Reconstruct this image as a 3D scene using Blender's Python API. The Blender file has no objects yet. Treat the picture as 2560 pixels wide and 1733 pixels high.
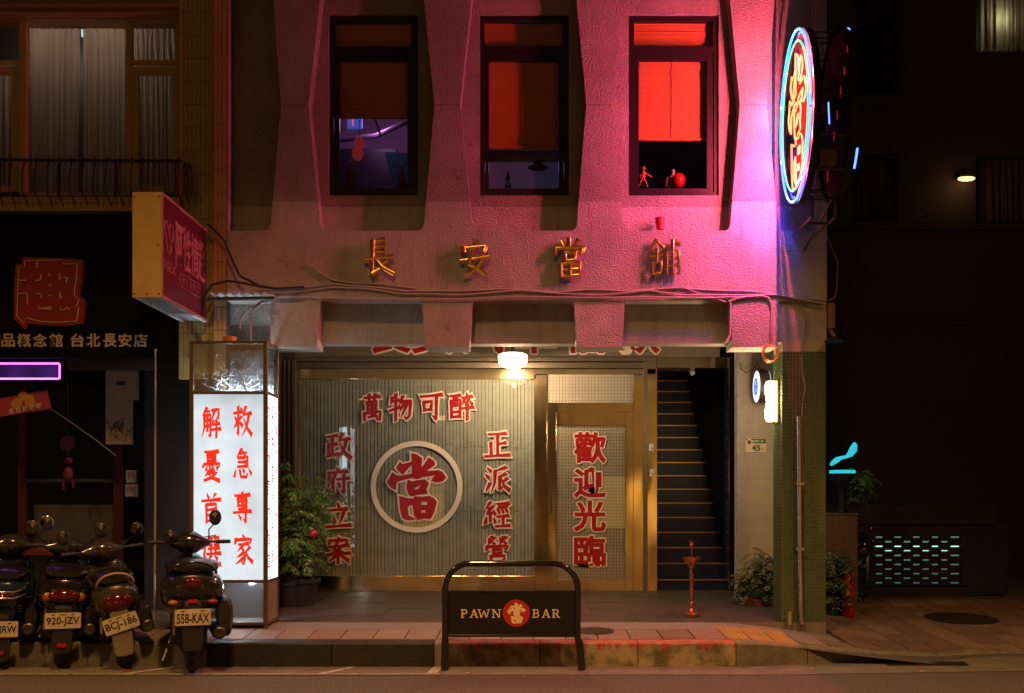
import bpy, math, random
from mathutils import Vector, Matrix, noise as mnoise
rnd = random.Random(7)
SC = bpy.context.scene
COL = SC.collection
# ------------------------------------------------------------------ camera
F, CX, CY, EYE = 2489.0, 1313.0, 1243.0, 1.40
cam = bpy.data.cameras.new('camera'); cam.sensor_width = 36; cam.lens = 36 * F / 2560
cam.shift_x = -(CX - 1280) / 2560; cam.shift_y = (CY - 866.5) / 2560
cam.clip_start = .05; cam.clip_end = 400
co = bpy.data.objects.new('camera', cam); COL.objects.link(co)
co.location = (0, 0, EYE); co.rotation_euler = (math.pi / 2, 0, 0); SC.camera = co
# ------------------------------------------------------------------ world: a night sky
w = bpy.data.worlds.new('World'); SC.world = w; w.use_nodes = True
nt = w.node_tree; bg = nt.nodes['Background']
sky = nt.nodes.new('ShaderNodeTexSky'); sky.sky_type = 'NISHITA'; sky.sun_disc = False
sky.sun_elevation = math.radians(-4); sky.sun_rotation = math.radians(200)
warm = nt.nodes.new('ShaderNodeMix'); warm.data_type = 'RGBA'; warm.blend_type = 'ADD'; warm.inputs[0].default_value = 1
nt.links.new(sky.outputs[0], warm.inputs[6]); warm.inputs[7].default_value = (.14, .075, .035, 1)
nt.links.new(warm.outputs[2], bg.inputs[0]); bg.inputs[1].default_value = .15
SC.view_settings.view_transform = 'Standard'; SC.view_settings.look = 'None'
SC.view_settings.exposure = 0; SC.view_settings.gamma = 1; SC.view_settings.use_curve_mapping = False
SC.cycles.use_denoising = True
try: SC.cycles.denoiser = 'OPENIMAGEDENOISE'
except Exception: pass
SC.cycles.max_bounces = 8; SC.cycles.diffuse_bounces = 3; SC.cycles.glossy_bounces = 4
SC.cycles.transparent_max_bounces = 12; SC.cycles.caustics_reflective = False; SC.cycles.caustics_refractive = False
SC.cycles.sample_clamp_indirect = 4

def X(px, d): return (px - CX) * d / F
def Z(py, d): return EYE - (py - CY) * d / F
def P(px, py, d): return Vector((X(px, d), d, Z(py, d)))

# ------------------------------------------------------------------ materials
MATS = {}
def M(name, col=(.5, .5, .5), rough=.6, metal=0, var=None, bump=None, emis=None, strength=0, coat=0, stretch=(1, 1, 1), spec=.5):
    if name in MATS: return MATS[name]
    m = bpy.data.materials.new(name); m.use_nodes = True; n = m.node_tree.nodes; l = m.node_tree.links
    b = n['Principled BSDF']
    b.inputs['Base Color'].default_value = (*col, 1); b.inputs['Roughness'].default_value = rough
    b.inputs['Metallic'].default_value = metal; b.inputs['Coat Weight'].default_value = coat
    b.inputs['Specular IOR Level'].default_value = spec
    if emis: b.inputs['Emission Color'].default_value = (*emis, 1); b.inputs['Emission Strength'].default_value = strength
    if var or bump:
        g = n.new('ShaderNodeNewGeometry'); mp = n.new('ShaderNodeMapping'); mp.inputs['Scale'].default_value = stretch
        l.new(g.outputs['Position'], mp.inputs['Vector'])
    if var:                                     # var = (scale, col2, contrast)
        t = n.new('ShaderNodeTexNoise'); t.inputs['Scale'].default_value = var[0]; t.inputs['Detail'].default_value = 8
        t.inputs['Roughness'].default_value = .65
        l.new(mp.outputs[0], t.inputs['Vector'])
        r = n.new('ShaderNodeMapRange'); c = var[2]
        r.inputs[1].default_value = .5 - c; r.inputs[2].default_value = .5 + c; l.new(t.outputs['Fac'], r.inputs[0])
        x = n.new('ShaderNodeMix'); x.data_type = 'RGBA'; l.new(r.outputs[0], x.inputs[0])
        x.inputs[6].default_value = (*col, 1); x.inputs[7].default_value = (*var[1], 1)
        l.new(x.outputs[2], b.inputs['Base Color'])
    if bump:                                    # bump = (scale, strength, distance, detail)
        t = n.new('ShaderNodeTexNoise'); t.inputs['Scale'].default_value = bump[0]; t.inputs['Detail'].default_value = bump[3]
        l.new(mp.outputs[0], t.inputs['Vector'])
        bn = n.new('ShaderNodeBump'); bn.inputs['Strength'].default_value = bump[1]; bn.inputs['Distance'].default_value = bump[2]
        l.new(t.outputs['Fac'], bn.inputs['Height']); l.new(bn.outputs[0], b.inputs['Normal'])
    MATS[name] = m; return m

def glass_mat(name, tint=(1, 1, 1), refl=.1, rough=0.0):
    if name in MATS: return MATS[name]
    m = bpy.data.materials.new(name); m.use_nodes = True; n = m.node_tree.nodes; l = m.node_tree.links
    n.clear(); o = n.new('ShaderNodeOutputMaterial'); t = n.new('ShaderNodeBsdfTransparent'); g = n.new('ShaderNodeBsdfGlossy')
    t.inputs[0].default_value = (*tint, 1); g.inputs['Roughness'].default_value = rough
    # Schlick reflectance, the same from either side of the pane
    ge = n.new('ShaderNodeNewGeometry'); dt = n.new('ShaderNodeVectorMath'); dt.operation = 'DOT_PRODUCT'
    l.new(ge.outputs['Incoming'], dt.inputs[0]); l.new(ge.outputs['Normal'], dt.inputs[1])
    ab = n.new('ShaderNodeMath'); ab.operation = 'ABSOLUTE'; l.new(dt.outputs['Value'], ab.inputs[0])
    om = n.new('ShaderNodeMath'); om.operation = 'SUBTRACT'; om.inputs[0].default_value = 1; l.new(ab.outputs[0], om.inputs[1])
    pw = n.new('ShaderNodeMath'); pw.operation = 'POWER'; pw.inputs[1].default_value = 5; l.new(om.outputs[0], pw.inputs[0])
    a = n.new('ShaderNodeMath'); a.operation = 'MULTIPLY_ADD'; a.inputs[1].default_value = 1 - refl / 2; a.inputs[2].default_value = refl / 2; a.use_clamp = True; l.new(pw.outputs[0], a.inputs[0])
    x = n.new('ShaderNodeMixShader'); l.new(a.outputs[0], x.inputs[0])
    l.new(t.outputs[0], x.inputs[1]); l.new(g.outputs[0], x.inputs[2]); l.new(x.outputs[0], o.inputs[0])
    MATS[name] = m; return m

def nodes_of(m): return m.node_tree.nodes, m.node_tree.links, m.node_tree.nodes['Principled BSDF']

# the stuccoed, once-painted concrete of the bar's facade: lighter low down, darker above
stucco = M('stucco', (.50, .46, .42), .75, var=(2.1, (.35, .315, .285), .17), bump=(62, .9, .022, 7))
n, l, b = nodes_of(stucco)
src = b.inputs['Base Color'].links[0].from_socket
g = n.new('ShaderNodeNewGeometry'); sp = n.new('ShaderNodeSeparateXYZ'); l.new(g.outputs['Position'], sp.inputs[0])
nz = n.new('ShaderNodeTexNoise'); nz.inputs['Scale'].default_value = 26; nz.inputs['Detail'].default_value = 5; l.new(g.outputs['Position'], nz.inputs['Vector'])
md = n.new('ShaderNodeMath'); md.operation = 'MULTIPLY_ADD'; md.inputs[1].default_value = .03; l.new(nz.outputs['Fac'], md.inputs[0]); l.new(sp.outputs['Z'], md.inputs[2])
gt = n.new('ShaderNodeMath'); gt.operation = 'GREATER_THAN'; gt.inputs[1].default_value = 4.13; l.new(md.outputs[0], gt.inputs[0])
high_tone = n.new('ShaderNodeMix'); high_tone.data_type = 'RGBA'; high_tone.blend_type = 'MULTIPLY'; high_tone.inputs[7].default_value = (.66, .62, .60, 1)
l.new(gt.outputs[0], high_tone.inputs[0]); l.new(src, high_tone.inputs[6])
# dark pits and small stains
v = n.new('ShaderNodeTexNoise'); v.inputs['Scale'].default_value = 17; v.inputs['Detail'].default_value = 9; v.inputs['Roughness'].default_value = .8
l.new(g.outputs['Position'], v.inputs['Vector'])
vr = n.new('ShaderNodeMapRange'); vr.inputs[1].default_value = .60; vr.inputs[2].default_value = .72; vr.inputs[4].default_value = .55; l.new(v.outputs['Fac'], vr.inputs[0])
st = n.new('ShaderNodeMix'); st.data_type = 'RGBA'; l.new(vr.outputs[0], st.inputs[0]); l.new(high_tone.outputs[2], st.inputs[6]); st.inputs[7].default_value = (.16, .13, .12, 1)
sm = n.new('ShaderNodeMapping'); sm.inputs['Scale'].default_value = (9, 9, .8); l.new(g.outputs['Position'], sm.inputs[0])
sn = n.new('ShaderNodeTexNoise'); sn.inputs['Scale'].default_value = 1.6; sn.inputs['Detail'].default_value = 9; sn.inputs['Roughness'].default_value = .7; l.new(sm.outputs[0], sn.inputs['Vector'])
sr = n.new('ShaderNodeMapRange'); sr.inputs[1].default_value = .52; sr.inputs[2].default_value = .74; sr.inputs[4].default_value = .5; l.new(sn.outputs['Fac'], sr.inputs[0])
s2 = n.new('ShaderNodeMix'); s2.data_type = 'RGBA'; l.new(sr.outputs[0], s2.inputs[0]); l.new(st.outputs[2], s2.inputs[6]); s2.inputs[7].default_value = (.20, .17, .15, 1)
l.new(s2.outputs[2], b.inputs['Base Color'])

asphalt = M('asphalt', (.15, .128, .105), .8, var=(48, (.055, .048, .04), .13), bump=(70, 1, .03, 6))
concrete = M('concrete', (.24, .21, .18), .85, var=(14, (.13, .11, .09), .25), bump=(120, .5, .006, 5))
gutter = M('gutter_concrete', (.17, .15, .125), .8, var=(6, (.09, .08, .07), .2), bump=(90, .5, .006, 5))
paving = [M('paving_%d' % i, c, .62, var=(9, tuple(k * .62 for k in c), .22), bump=(110, .4, .004, 5)) for i, c in enumerate([(.26, .195, .165), (.215, .155, .13), (.29, .22, .19), (.25, .16, .125)])]
paving_red = M('paving_red', (.20, .125, .095), .65, var=(8, (.10, .065, .05), .25), bump=(110, .4, .004, 5))
paving_yel = M('paving_yellow', (.40, .25, .06), .65, var=(9, (.22, .13, .04), .25), bump=(110, .4, .004, 5))
washed = M('washed_stone', (.26, .225, .20), .7, var=(130, (.12, .10, .09), .12), bump=(170, .6, .006, 3))
floor_m = M('arcade_floor_tile', (.085, .075, .068), .32, var=(5, (.05, .045, .04), .25), bump=(60, .12, .003, 3))
steel = M('polished_steel', (.70, .57, .36), .15, 1, bump=(1.0, .42, .06, 1.3), stretch=(2.4, 1, .8))
steel_b = M('brushed_steel', (.50, .43, .35), .28, 1, bump=(30, .2, .01, 3), stretch=(1, 1, .05))
alu = M('bronze_aluminium', (.22, .18, .14), .38, .8)
dark_m = M('dark_metal', (.03, .026, .024), .4, .3)
black_gloss = M('black_gloss_paint', (.012, .011, .012), .12, 0, coat=.6)
black_matt = M('black_matt', (.014, .013, .013), .7)
wframe = M('window_frame_bronze', (.022, .014, .015), .3, .2)
wpane = glass_mat('window_glass', (.92, .92, .92), .07)
shopglass = glass_mat('shop_glass', (.95, .95, .93), .10)
red_print = M('red_lettering', (.33, .002, .006), .45)
white_print = M('cream_outline', (.74, .64, .56), .5)
gold = M('polished_brass', (1, .60, .13), .24, 1)
brass_dim = M('brass_nosing', (.50, .27, .07), .42, .8)
terracotta = M('terracotta', (.28, .09, .045), .7, var=(20, (.16, .05, .03), .2))
plastic_w = M('white_plastic', (.7, .68, .64), .4)
cable_m = M('painted_cable', (.42, .36, .33), .55)
cable_dark = M('black_cable', (.018, .017, .017), .5)

# ------------------------------------------------------------------ building blocks
def tag(o, label=None, cat=None, group=None, kind=None):
    if label: o['label'] = label
    if cat: o['category'] = cat
    if group: o['group'] = group
    if kind: o['kind'] = kind
    return o
def thing(name, loc, label, cat, group=None, rz=0):
    o = bpy.data.objects.new(name, None); COL.objects.link(o); o.location = loc; o.rotation_euler = (0, 0, rz)
    o.empty_display_size = .1
    return tag(o, label, cat, group)
def origin(o):
    v = Vector((0, 0, 0))
    while o is not None: v += Vector(o.location); o = o.parent
    return v
class MB:
    """collects geometry, then links it as one object"""
    def __init__(s): s.v = []; s.f = []; s.mi = []
    def add(s, vs, fs, mi=0):
        k = len(s.v); s.v += [tuple(p) for p in vs]; s.f += [tuple(i + k for i in f) for f in fs]; s.mi += [mi] * len(fs); return s
    def box(s, x0, x1, y0, y1, z0, z1, mi=0):
        vs = [(x, y, z) for z in (z0, z1) for y in (y0, y1) for x in (x0, x1)]
        return s.add(vs, [(0, 2, 3, 1), (4, 5, 7, 6), (0, 1, 5, 4), (2, 6, 7, 3), (0, 4, 6, 2), (1, 3, 7, 5)], mi)
    def pbox(s, px0, px1, py0, py1, d, t, mi=0):     # a box whose front lies d metres off
        return s.box(X(px0, d), X(px1, d), d, d + t, Z(py1, d), Z(py0, d), mi)
    def tube(s, pts, r, n=8, mi=0, caps=True, flat=1.0):
        pts = [Vector(p) for p in pts]; m = len(pts)
        rs = r if isinstance(r, (list, tuple)) else [r] * m
        rings = []; up = None
        for i, p in enumerate(pts):
            t = (pts[min(i + 1, m - 1)] - pts[max(i - 1, 0)])
            if t.length < 1e-9: t = Vector((0, 0, 1))
            t.normalize()
            if up is None: up = Vector((0, 1, 0)) if abs(t.y) < .9 else Vector((1, 0, 0))
            a = t.cross(up); a.normalize(); bb = t.cross(a)
            rings.append([p + (a * math.cos(q) + bb * math.sin(q) * flat) * rs[i] for q in [2 * math.pi * j / n for j in range(n)]])
        vs = [q for rg in rings for q in rg]
        fs = [(i * n + j, i * n + (j + 1) % n, (i + 1) * n + (j + 1) % n, (i + 1) * n + j) for i in range(m - 1) for j in range(n)]
        if caps: fs += [tuple(range(n - 1, -1, -1)), tuple((m - 1) * n + j for j in range(n))]
        return s.add(vs, fs, mi)
    def lathe(s, prof, c=(0, 0, 0), n=20, mi=0, axis='z'):
        vs = []
        for r, h in prof:
            for j in range(n):
                a = 2 * math.pi * j / n; x, y, z = r * math.cos(a), r * math.sin(a), h
                if axis == 'y': x, y, z = x, z, y
                if axis == 'x': x, y, z = z, x, y
                vs.append((c[0] + x, c[1] + y, c[2] + z))
        m = len(prof)
        fs = [(i * n + j, i * n + (j + 1) % n, (i + 1) * n + (j + 1) % n, (i + 1) * n + j) for i in range(m - 1) for j in range(n)]
        fs += [tuple(range(n - 1, -1, -1)), tuple((m - 1) * n + j for j in range(n))]
        return s.add(vs, fs, mi)
    def ball(s, c, r, n=12, mi=0, sc=(1, 1, 1)):
        k = n // 2
        vs = [(c[0] + r * sc[0] * math.sin(math.pi * i / k) * math.cos(2 * math.pi * j / n), c[1] + r * sc[1] * math.sin(math.pi * i / k) * math.sin(2 * math.pi * j / n), c[2] + r * sc[2] * math.cos(math.pi * i / k)) for i in range(k + 1) for j in range(n)]
        return s.add(vs, [(i * n + j, (i + 1) * n + j, (i + 1) * n + (j + 1) % n, i * n + (j + 1) % n) for i in range(k) for j in range(n)], mi)
    def loft(s, secs, n=20, mi=0, e=2.6):            # secs: (y, cx, halfwidth, z0, z1)
        vs = []
        for y, cx, hw, z0, z1 in secs:
            for j in range(n):
                a = 2 * math.pi * j / n; c, q = math.cos(a), math.sin(a)
                vs.append((cx + hw * math.copysign(abs(c) ** (2 / e), c), y, (z0 + z1) / 2 + (z1 - z0) / 2 * math.copysign(abs(q) ** (2 / e), q)))
        m = len(secs)
        fs = [(i * n + j, (i + 1) * n + j, (i + 1) * n + (j + 1) % n, i * n + (j + 1) % n) for i in range(m - 1) for j in range(n)]
        fs += [tuple(range(n)), tuple((m - 1) * n + j for j in range(n - 1, -1, -1))]
        return s.add(vs, fs, mi)
    def build(s, name, mats, parent=None, smooth=None, bevel=0, local=False, **kw):
        me = bpy.data.meshes.new(name)
        o_ = origin(parent) if (parent is not None and not local) else Vector((0, 0, 0))
        me.from_pydata([(x - o_.x, y - o_.y, z - o_.z) for x, y, z in s.v], [], s.f)
        for m in (mats if isinstance(mats, (list, tuple)) else [mats]): me.materials.append(m)
        me.polygons.foreach_set('material_index', s.mi)
        if smooth is not None:
            me.shade_smooth()
            me.set_sharp_from_angle(angle=math.radians(smooth))
        me.update()
        ob = bpy.data.objects.new(name, me); COL.objects.link(ob)
        if parent is not None: ob.parent = parent
        if bevel:
            q = ob.modifiers.new('bevel', 'BEVEL'); q.width = bevel; q.segments = 2; q.limit_method = 'ANGLE'
        return tag(ob, **kw)
def one(name, fn, mats, **kw):
    m = MB(); fn(m); return m.build(name, mats, **kw)
def plate(contours, d0, d1):
    """flat slab with holes facing the street, contours in metres (x, z)"""
    c = bpy.data.curves.new('c', 'CURVE'); c.dimensions = '2D'; c.fill_mode = 'BOTH'; c.extrude = (d1 - d0) / 2
    for pts in contours:
        s = c.splines.new('POLY'); s.points.add(len(pts) - 1); s.use_cyclic_u = True
        for p, q in zip(s.points, pts): p.co = (q[0], q[1], 0, 1)
    o = bpy.data.objects.new('c', c); me = bpy.data.meshes.new_from_object(o)
    vs = [(v.co.x, (d0 + d1) / 2 - v.co.z, v.co.y) for v in me.vertices]; fs = [tuple(p.vertices) for p in me.polygons]
    bpy.data.objects.remove(o); bpy.data.curves.remove(c); bpy.data.meshes.remove(me)
    return vs, fs
def rect(px0, px1, py0, py1, d): return [(X(px0, d), Z(py0, d)), (X(px1, d), Z(py0, d)), (X(px1, d), Z(py1, d)), (X(px0, d), Z(py1, d))]

# ------------------------------------------------------------------ writing
def type_geo(body, off=0, ext=0):
    """filled letter shapes, normalised to the bounding box of the unthickened letters"""
    def mk(of, ex):
        c = bpy.data.curves.new('t', 'FONT'); c.body = body; c.offset = of; c.extrude = ex; c.resolution_u = 3
        o = bpy.data.objects.new('t', c); me = bpy.data.meshes.new_from_object(o)
        r = [v.co.copy() for v in me.vertices], [tuple(p.vertices) for p in me.polygons]
        bpy.data.objects.remove(o); bpy.data.curves.remove(c); bpy.data.meshes.remove(me); return r
    v0, _ = mk(0, 0); v1, f1 = mk(off, ext)
    xs = [v.x for v in v0]; ys = [v.y for v in v0]
    cx, cy, wd, ht = (min(xs) + max(xs)) / 2, (min(ys) + max(ys)) / 2, max(xs) - min(xs), max(ys) - min(ys)
    return [((v.x - cx) / wd, (v.y - cy) / ht, v.z) for v in v1], f1
VU, VV, VN = Vector((1, 0, 0)), Vector((0, 0, 1)), Vector((0, -1, 0))
def put_type(mb, body, c, w_, h_, mi=0, off=0, lift=0, ext=0, u=VU, v=VV, n=VN, shear=0):
    if off > .0205:                                       # very bold: nudged copies instead of a swollen outline
        for k in range(10):
            a = 2 * math.pi * k / 10; put_type(mb, body, Vector(c) + u * (off * w_ * math.cos(a)) + v * (off * h_ * math.sin(a)), w_, h_, mi, .012, lift + .00006 * k, 0, u, v, n, shear)
        return
    vs, fs = type_geo(body, off, ext)
    mb.add([Vector(c) + u * (a * w_) + v * (q * h_ + a * w_ * shear) + n * (lift + z) for a, q, z in vs], fs, mi)
BR = {  # brush strokes on a 100 x 100 grid, y down; first letter = kind of stroke
 '長': 's30 5 30 50;h30 8 68 5;h32 22 66 20;h32 36 66 34;h5 56 92 47;s28 56 28 90;p28 92 52 78;p72 58 52 70;n42 55 60 75 95 92',
 '安': 'd48 2 54 14;s14 22 18 38;h18 26 84 20 76 36;z46 32 30 66 60 80 84 96;p70 56 52 82 16 98;h6 58 94 48',
 '舖': 'p26 4 4 34;n26 6 46 26;h14 34 40 31;s27 26 27 60;h6 47 46 43;s12 64 14 94;z12 64 40 61 38 92;h14 92 38 90;h52 22 96 16;d82 2 90 12;s74 4 74 98;s56 36 56 94;z56 37 92 33 92 92 84 90;h58 54 90 52;h58 71 90 69',
 '萬': 'h20 14 84 8;s38 2 40 24;s64 0 60 22;s30 30 34 60;z30 31 70 26 66 54;h33 43 68 39;h34 57 66 53;s50 28 50 84;s18 70 20 98;z18 72 86 64 84 96 72 92;h36 86 62 80;d62 74 72 86',
 '物': 'p14 12 6 38;h10 28 42 22;s28 0 28 98;h2 62 46 48;p58 8 42 44;z54 28 92 24 86 80 72 92 66 84;p66 30 44 66;p80 28 50 88',
 '可': 'h4 14 96 6;s18 34 22 66;z18 35 52 31 48 62;h22 64 50 60;s72 12 70 94;p70 95 54 84',
 '醉': 'h2 12 44 8;s6 30 8 92;z6 30 44 26 42 90;s18 12 18 50;s30 12 30 48;h10 72 42 70;h8 90 44 86;d70 0 74 12;h52 18 94 12;p64 20 52 44;n62 30 70 42;p82 16 70 42;n80 26 94 42;h48 58 100 52;s74 44 74 100',
 '政': 'h4 14 46 8;s26 12 26 84;h26 44 44 40;s10 42 12 84;h2 90 50 78;p66 2 50 34;h56 26 96 20;p84 24 72 66 44 98;n56 38 74 70 100 94',
 '府': 'd48 0 56 10;h16 18 92 12;p20 20 16 66 2 98;p42 26 24 60;s34 46 34 94;h50 44 98 38;s78 26 78 92;p78 94 64 86;d54 56 62 70',
 '立': 'd46 2 54 18;h14 30 86 24;n28 44 36 78;p72 38 56 84;h0 94 100 86',
 '案': 'd48 0 54 8;s14 12 14 26;z14 14 88 10 82 24;h12 38 92 30;z46 20 34 46 70 58;p62 34 48 52 16 62;h4 68 98 60;s50 54 50 100;p46 68 12 94;n54 66 92 90',
 '正': 'h14 8 86 4;s52 8 52 88;h54 46 84 40;s24 40 26 88;h0 94 100 88',
 '派': 'd10 4 24 16;d2 30 16 42;p20 64 4 96;p86 0 40 16;p42 14 40 60 26 100;p84 26 54 40;s60 36 60 84;p60 86 74 74;p90 44 72 60;n66 42 78 72 100 90',
 '經': 'z24 0 6 22 26 26;z34 16 6 46 38 42;d34 34 42 48;s22 44 22 76;d6 60 2 84;d36 64 42 80;h50 8 98 4;z62 14 52 30 60 44;z78 12 68 28 76 42;z94 10 84 26 92 40;h50 58 96 54;s74 58 74 90;h44 96 100 92',
 '營': 'd14 6 18 18;p40 4 32 16;p28 0 24 22 10 34;n28 20 38 30;d60 4 64 16;p88 2 80 14;p74 0 70 20 58 32;n74 18 86 28;s8 38 8 52;z10 40 94 36 86 50;s34 52 36 66;z34 52 68 50 66 64;h36 66 66 64;s24 76 26 100;z24 76 80 74 76 98;h26 98 78 96',
 '解': 'p26 0 4 26;z22 12 42 10 32 24;p14 26 14 66 2 98;z14 26 46 23 46 96 38 92;h16 44 44 42;h16 62 44 60;s30 26 30 78;z54 8 92 4 88 36 80 32;p70 8 52 42;p62 44 54 62;h58 56 94 52;h52 74 100 70;s78 42 78 100',
 '憂': 'h14 3 86 0;s28 12 30 42;z28 12 72 10 70 40;h30 22 70 20;h30 33 70 31;z4 54 10 44 94 42 88 52;d26 52 22 64;z40 50 44 64 64 62;d52 48 56 56;d76 52 82 60;p40 66 14 86;z34 74 78 72 50 90 10 100;n32 78 56 92 92 100',
 '首': 'd28 0 36 14;p72 0 60 14;h0 24 100 18;p50 20 44 34;s24 36 26 98;z24 37 76 34 76 98;h28 54 74 52;h28 72 74 70;h28 92 74 90',
 '選': 'd8 8 20 18;z2 38 20 36 12 60 20 74;n2 90 20 78 60 92 100 92;z34 4 56 2 54 14 34 16 34 27 56 26;z66 2 90 0 88 12 68 14 68 25 92 24;h34 40 94 36;s50 30 50 54;s74 28 74 52;h26 58 100 54;p50 64 34 78;d70 64 84 76',
 '救': 'h4 22 50 16;s28 0 28 90;p28 92 18 86;d10 34 18 46;p26 52 4 72;p44 34 32 48;n30 48 50 64;d40 4 48 12;p68 0 52 34;h58 26 98 20;p86 24 74 66 48 100;n58 38 74 70 100 94',
 '急': 'p44 0 18 28;z36 14 70 10 56 26;z24 30 76 26 74 60;h26 44 74 42;h22 60 76 56;d12 72 6 92;z34 70 40 94 72 94 74 84;d50 66 58 78;d84 68 96 84',
 '專': 'h10 10 90 6;s26 18 28 44;z26 18 74 16 72 42;h28 30 72 28;h28 44 72 42;s50 0 50 56;h30 56 74 54;h2 68 98 62;s68 54 68 98;p68 98 54 90;d30 76 42 88',
 '家': 'd48 0 54 10;s10 14 8 30;z10 18 94 14 86 28;h26 34 78 30;p54 32 20 56;z44 44 62 70 54 100 44 92;p54 60 16 78;p58 76 10 100;p86 42 62 60;n62 54 78 78 100 92',
}
TAPER = {'h': (.75, .72, 1.2), 's': (1.15, .9, .95), 'p': (1.2, .85, .25), 'n': (.35, .9, 1.3), 'd': (.5, 1.1, 1.15), 'z': (.9, .95, .85)}
def strokes(ch):
    out = []
    for s in BR[ch].split(';'):
        k = s[0]; q = [float(a) for a in s[1:].split()]
        pts = [Vector((q[i] / 100 - .5, .5 - q[i + 1] / 100)) for i in range(0, len(q), 2)]
        # resample so that the width can swell along the stroke
        dense = []; L = sum((pts[i + 1] - pts[i]).length for i in range(len(pts) - 1)); run = 0
        for i in range(len(pts) - 1):
            seg = (pts[i + 1] - pts[i]).length; m = max(1, int(seg / .12))
            for j in range(m): dense.append((pts[i].lerp(pts[i + 1], j / m), (run + seg * j / m) / L))
            run += seg
        dense.append((pts[-1], 1.0)); a, bb, c = TAPER[k]
        out.append([(p, (a + (bb - a) * t * 2) if t < .5 else (bb + (c - bb) * (t * 2 - 1))) for p, t in dense])
    return out
def put_brush(mb, ch, c, w_, h_, wid, mi=0, grow=0, lift=0, u=VU, v=VV, n=VN):
    c = Vector(c)
    for k, st in enumerate(strokes(ch)):
        m = len(st); L = []; R = []
        for i, (p, q) in enumerate(st):
            t = st[min(i + 1, m - 1)][0] - st[max(i - 1, 0)][0]; t.normalize(); nn = Vector((-t.y, t.x)); r = wid * q / 2 + grow
            e = t * (r * .55) * (-1 if i == 0 else 1 if i == m - 1 else 0)
            tilt = t * (r * .35) if i in (0, m - 1) else Vector((0, 0))
            L.append(p + nn * r + e - tilt); R.append(p - nn * r + e + tilt)
        pts = [c + u * (q.x * w_) + v * (q.y * h_) + n * (lift + k * .00006) for q in L + R]
        mb.add(pts, [(i, m + i, m + i + 1, i + 1) for i in range(m - 1)], mi)
DANG = [[(680,250),(760,270),(845,325),(835,490),(955,320),(1020,360),(1055,415),(1040,440),(905,535),(1120,520),(1170,545),(1225,630),(1190,680),(1110,705),(1055,700),(990,680),(1060,595),(900,615),(830,630),(800,650),(745,655),(700,635),(600,655),(455,700),(440,740),(435,830),(350,780),(300,700),(380,555),(460,605),(530,600),(690,570),(690,430)],
        [(500,390),(540,425),(690,385),(692,430),(650,465),(550,580),(520,570),(440,480)],
        [(625,670),(690,700),(760,680),(900,665),(955,730),(915,815),(935,885),(830,895),(680,925),(635,890),(605,780)],
        [(490,925),(640,965),(720,965),(730,930),(860,940),(960,925),(1030,955),(1080,1010),(1040,1180),(980,1285),(880,1270),(800,1300),(725,1225),(700,1060),(620,1090),(635,1230),(740,1290),(690,1300),(600,1300),(540,1270),(505,1150)]]
DHOLE = {2: [[(845,745),(790,815),(722,832),(735,790)]], 3: [[(840,1010),(935,1010),(930,1070),(830,1065)], [(830,1145),(910,1145),(905,1190),(830,1190)]]}
def dang_geo(off=0):
    out = []
    for i, o_ in enumerate(DANG):
        c = bpy.data.curves.new('c', 'CURVE'); c.dimensions = '2D'; c.fill_mode = 'BOTH'; c.offset = off
        for k, pts in enumerate([o_] + (DHOLE.get(i, []) if off < .02 else [])):
            s = c.splines.new('POLY'); s.points.add(len(pts) - 1); s.use_cyclic_u = True
            q = [((x - 762) / 1050, (775 - y) / 1050) for x, y in pts]
            area = sum(q[j][0] * q[(j + 1) % len(q)][1] - q[(j + 1) % len(q)][0] * q[j][1] for j in range(len(q)))
            if (area > 0) == (k == 0): q.reverse()       # outer contours clockwise so that a positive offset grows them
            for p, r in zip(s.points, q): p.co = (*r, 0, 1)
        ob = bpy.data.objects.new('c', c); me = bpy.data.meshes.new_from_object(ob)
        out.append(([tuple(v.co) for v in me.vertices], [tuple(p.vertices) for p in me.polygons]))
        bpy.data.objects.remove(ob); bpy.data.curves.remove(c); bpy.data.meshes.remove(me)
    return out
def put_dang(mb, c, w_, h_, mi=0, off=0, lift=0, u=VU, v=VV, n=VN):
    for k, (vs, fs) in enumerate(dang_geo(off)):
        mb.add([Vector(c) + u * (a * w_) + v * (q * h_) + n * (lift + k * .00006) for a, q, _ in vs], fs, mi)

# slab-serif capitals drawn as bars (0..1 square, y up): x0 y0 x1 y1 width
SLAB = {'P': '.2 0 .2 1 .16;.2 .93 .6 .93 .13;.6 .93 .78 .82 .13;.78 .82 .78 .6 .15;.78 .6 .6 .48 .13;.6 .48 .2 .48 .12;0 .04 .45 .04 .09;0 .96 .3 .96 .09',
 'A': '.15 0 .5 1 .12;.5 1 .85 0 .17;.25 .33 .75 .33 .1;0 .04 .32 .04 .09;.66 .04 1 .04 .09', 'W': '.1 1 .3 0 .14;.3 0 .5 .85 .1;.5 .85 .72 0 .14;.72 0 .9 1 .1;0 .96 .26 .96 .09;.76 .96 1 .96 .09',
 'N': '.18 0 .18 1 .11;.18 1 .82 0 .16;.82 0 .82 1 .11;0 .04 .36 .04 .09;0 .96 .25 .96 .09;.66 .96 1 .96 .09', 'B': '.2 0 .2 1 .16;0 .05 .6 .05 .11;0 .95 .58 .95 .11;.2 .52 .6 .52 .1;.74 .86 .74 .62 .14;.58 .95 .74 .84 .12;.74 .62 .6 .52 .12;.6 .52 .8 .4 .12;.8 .4 .8 .18 .15;.8 .18 .6 .05 .12',
 'R': '.2 0 .2 1 .16;0 .95 .58 .95 .11;.58 .95 .76 .82 .12;.76 .82 .76 .62 .14;.76 .62 .58 .5 .12;.58 .5 .2 .5 .1;.5 .5 .82 .04 .15;0 .04 .42 .04 .09;.74 .04 1 .04 .09'}
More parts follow.
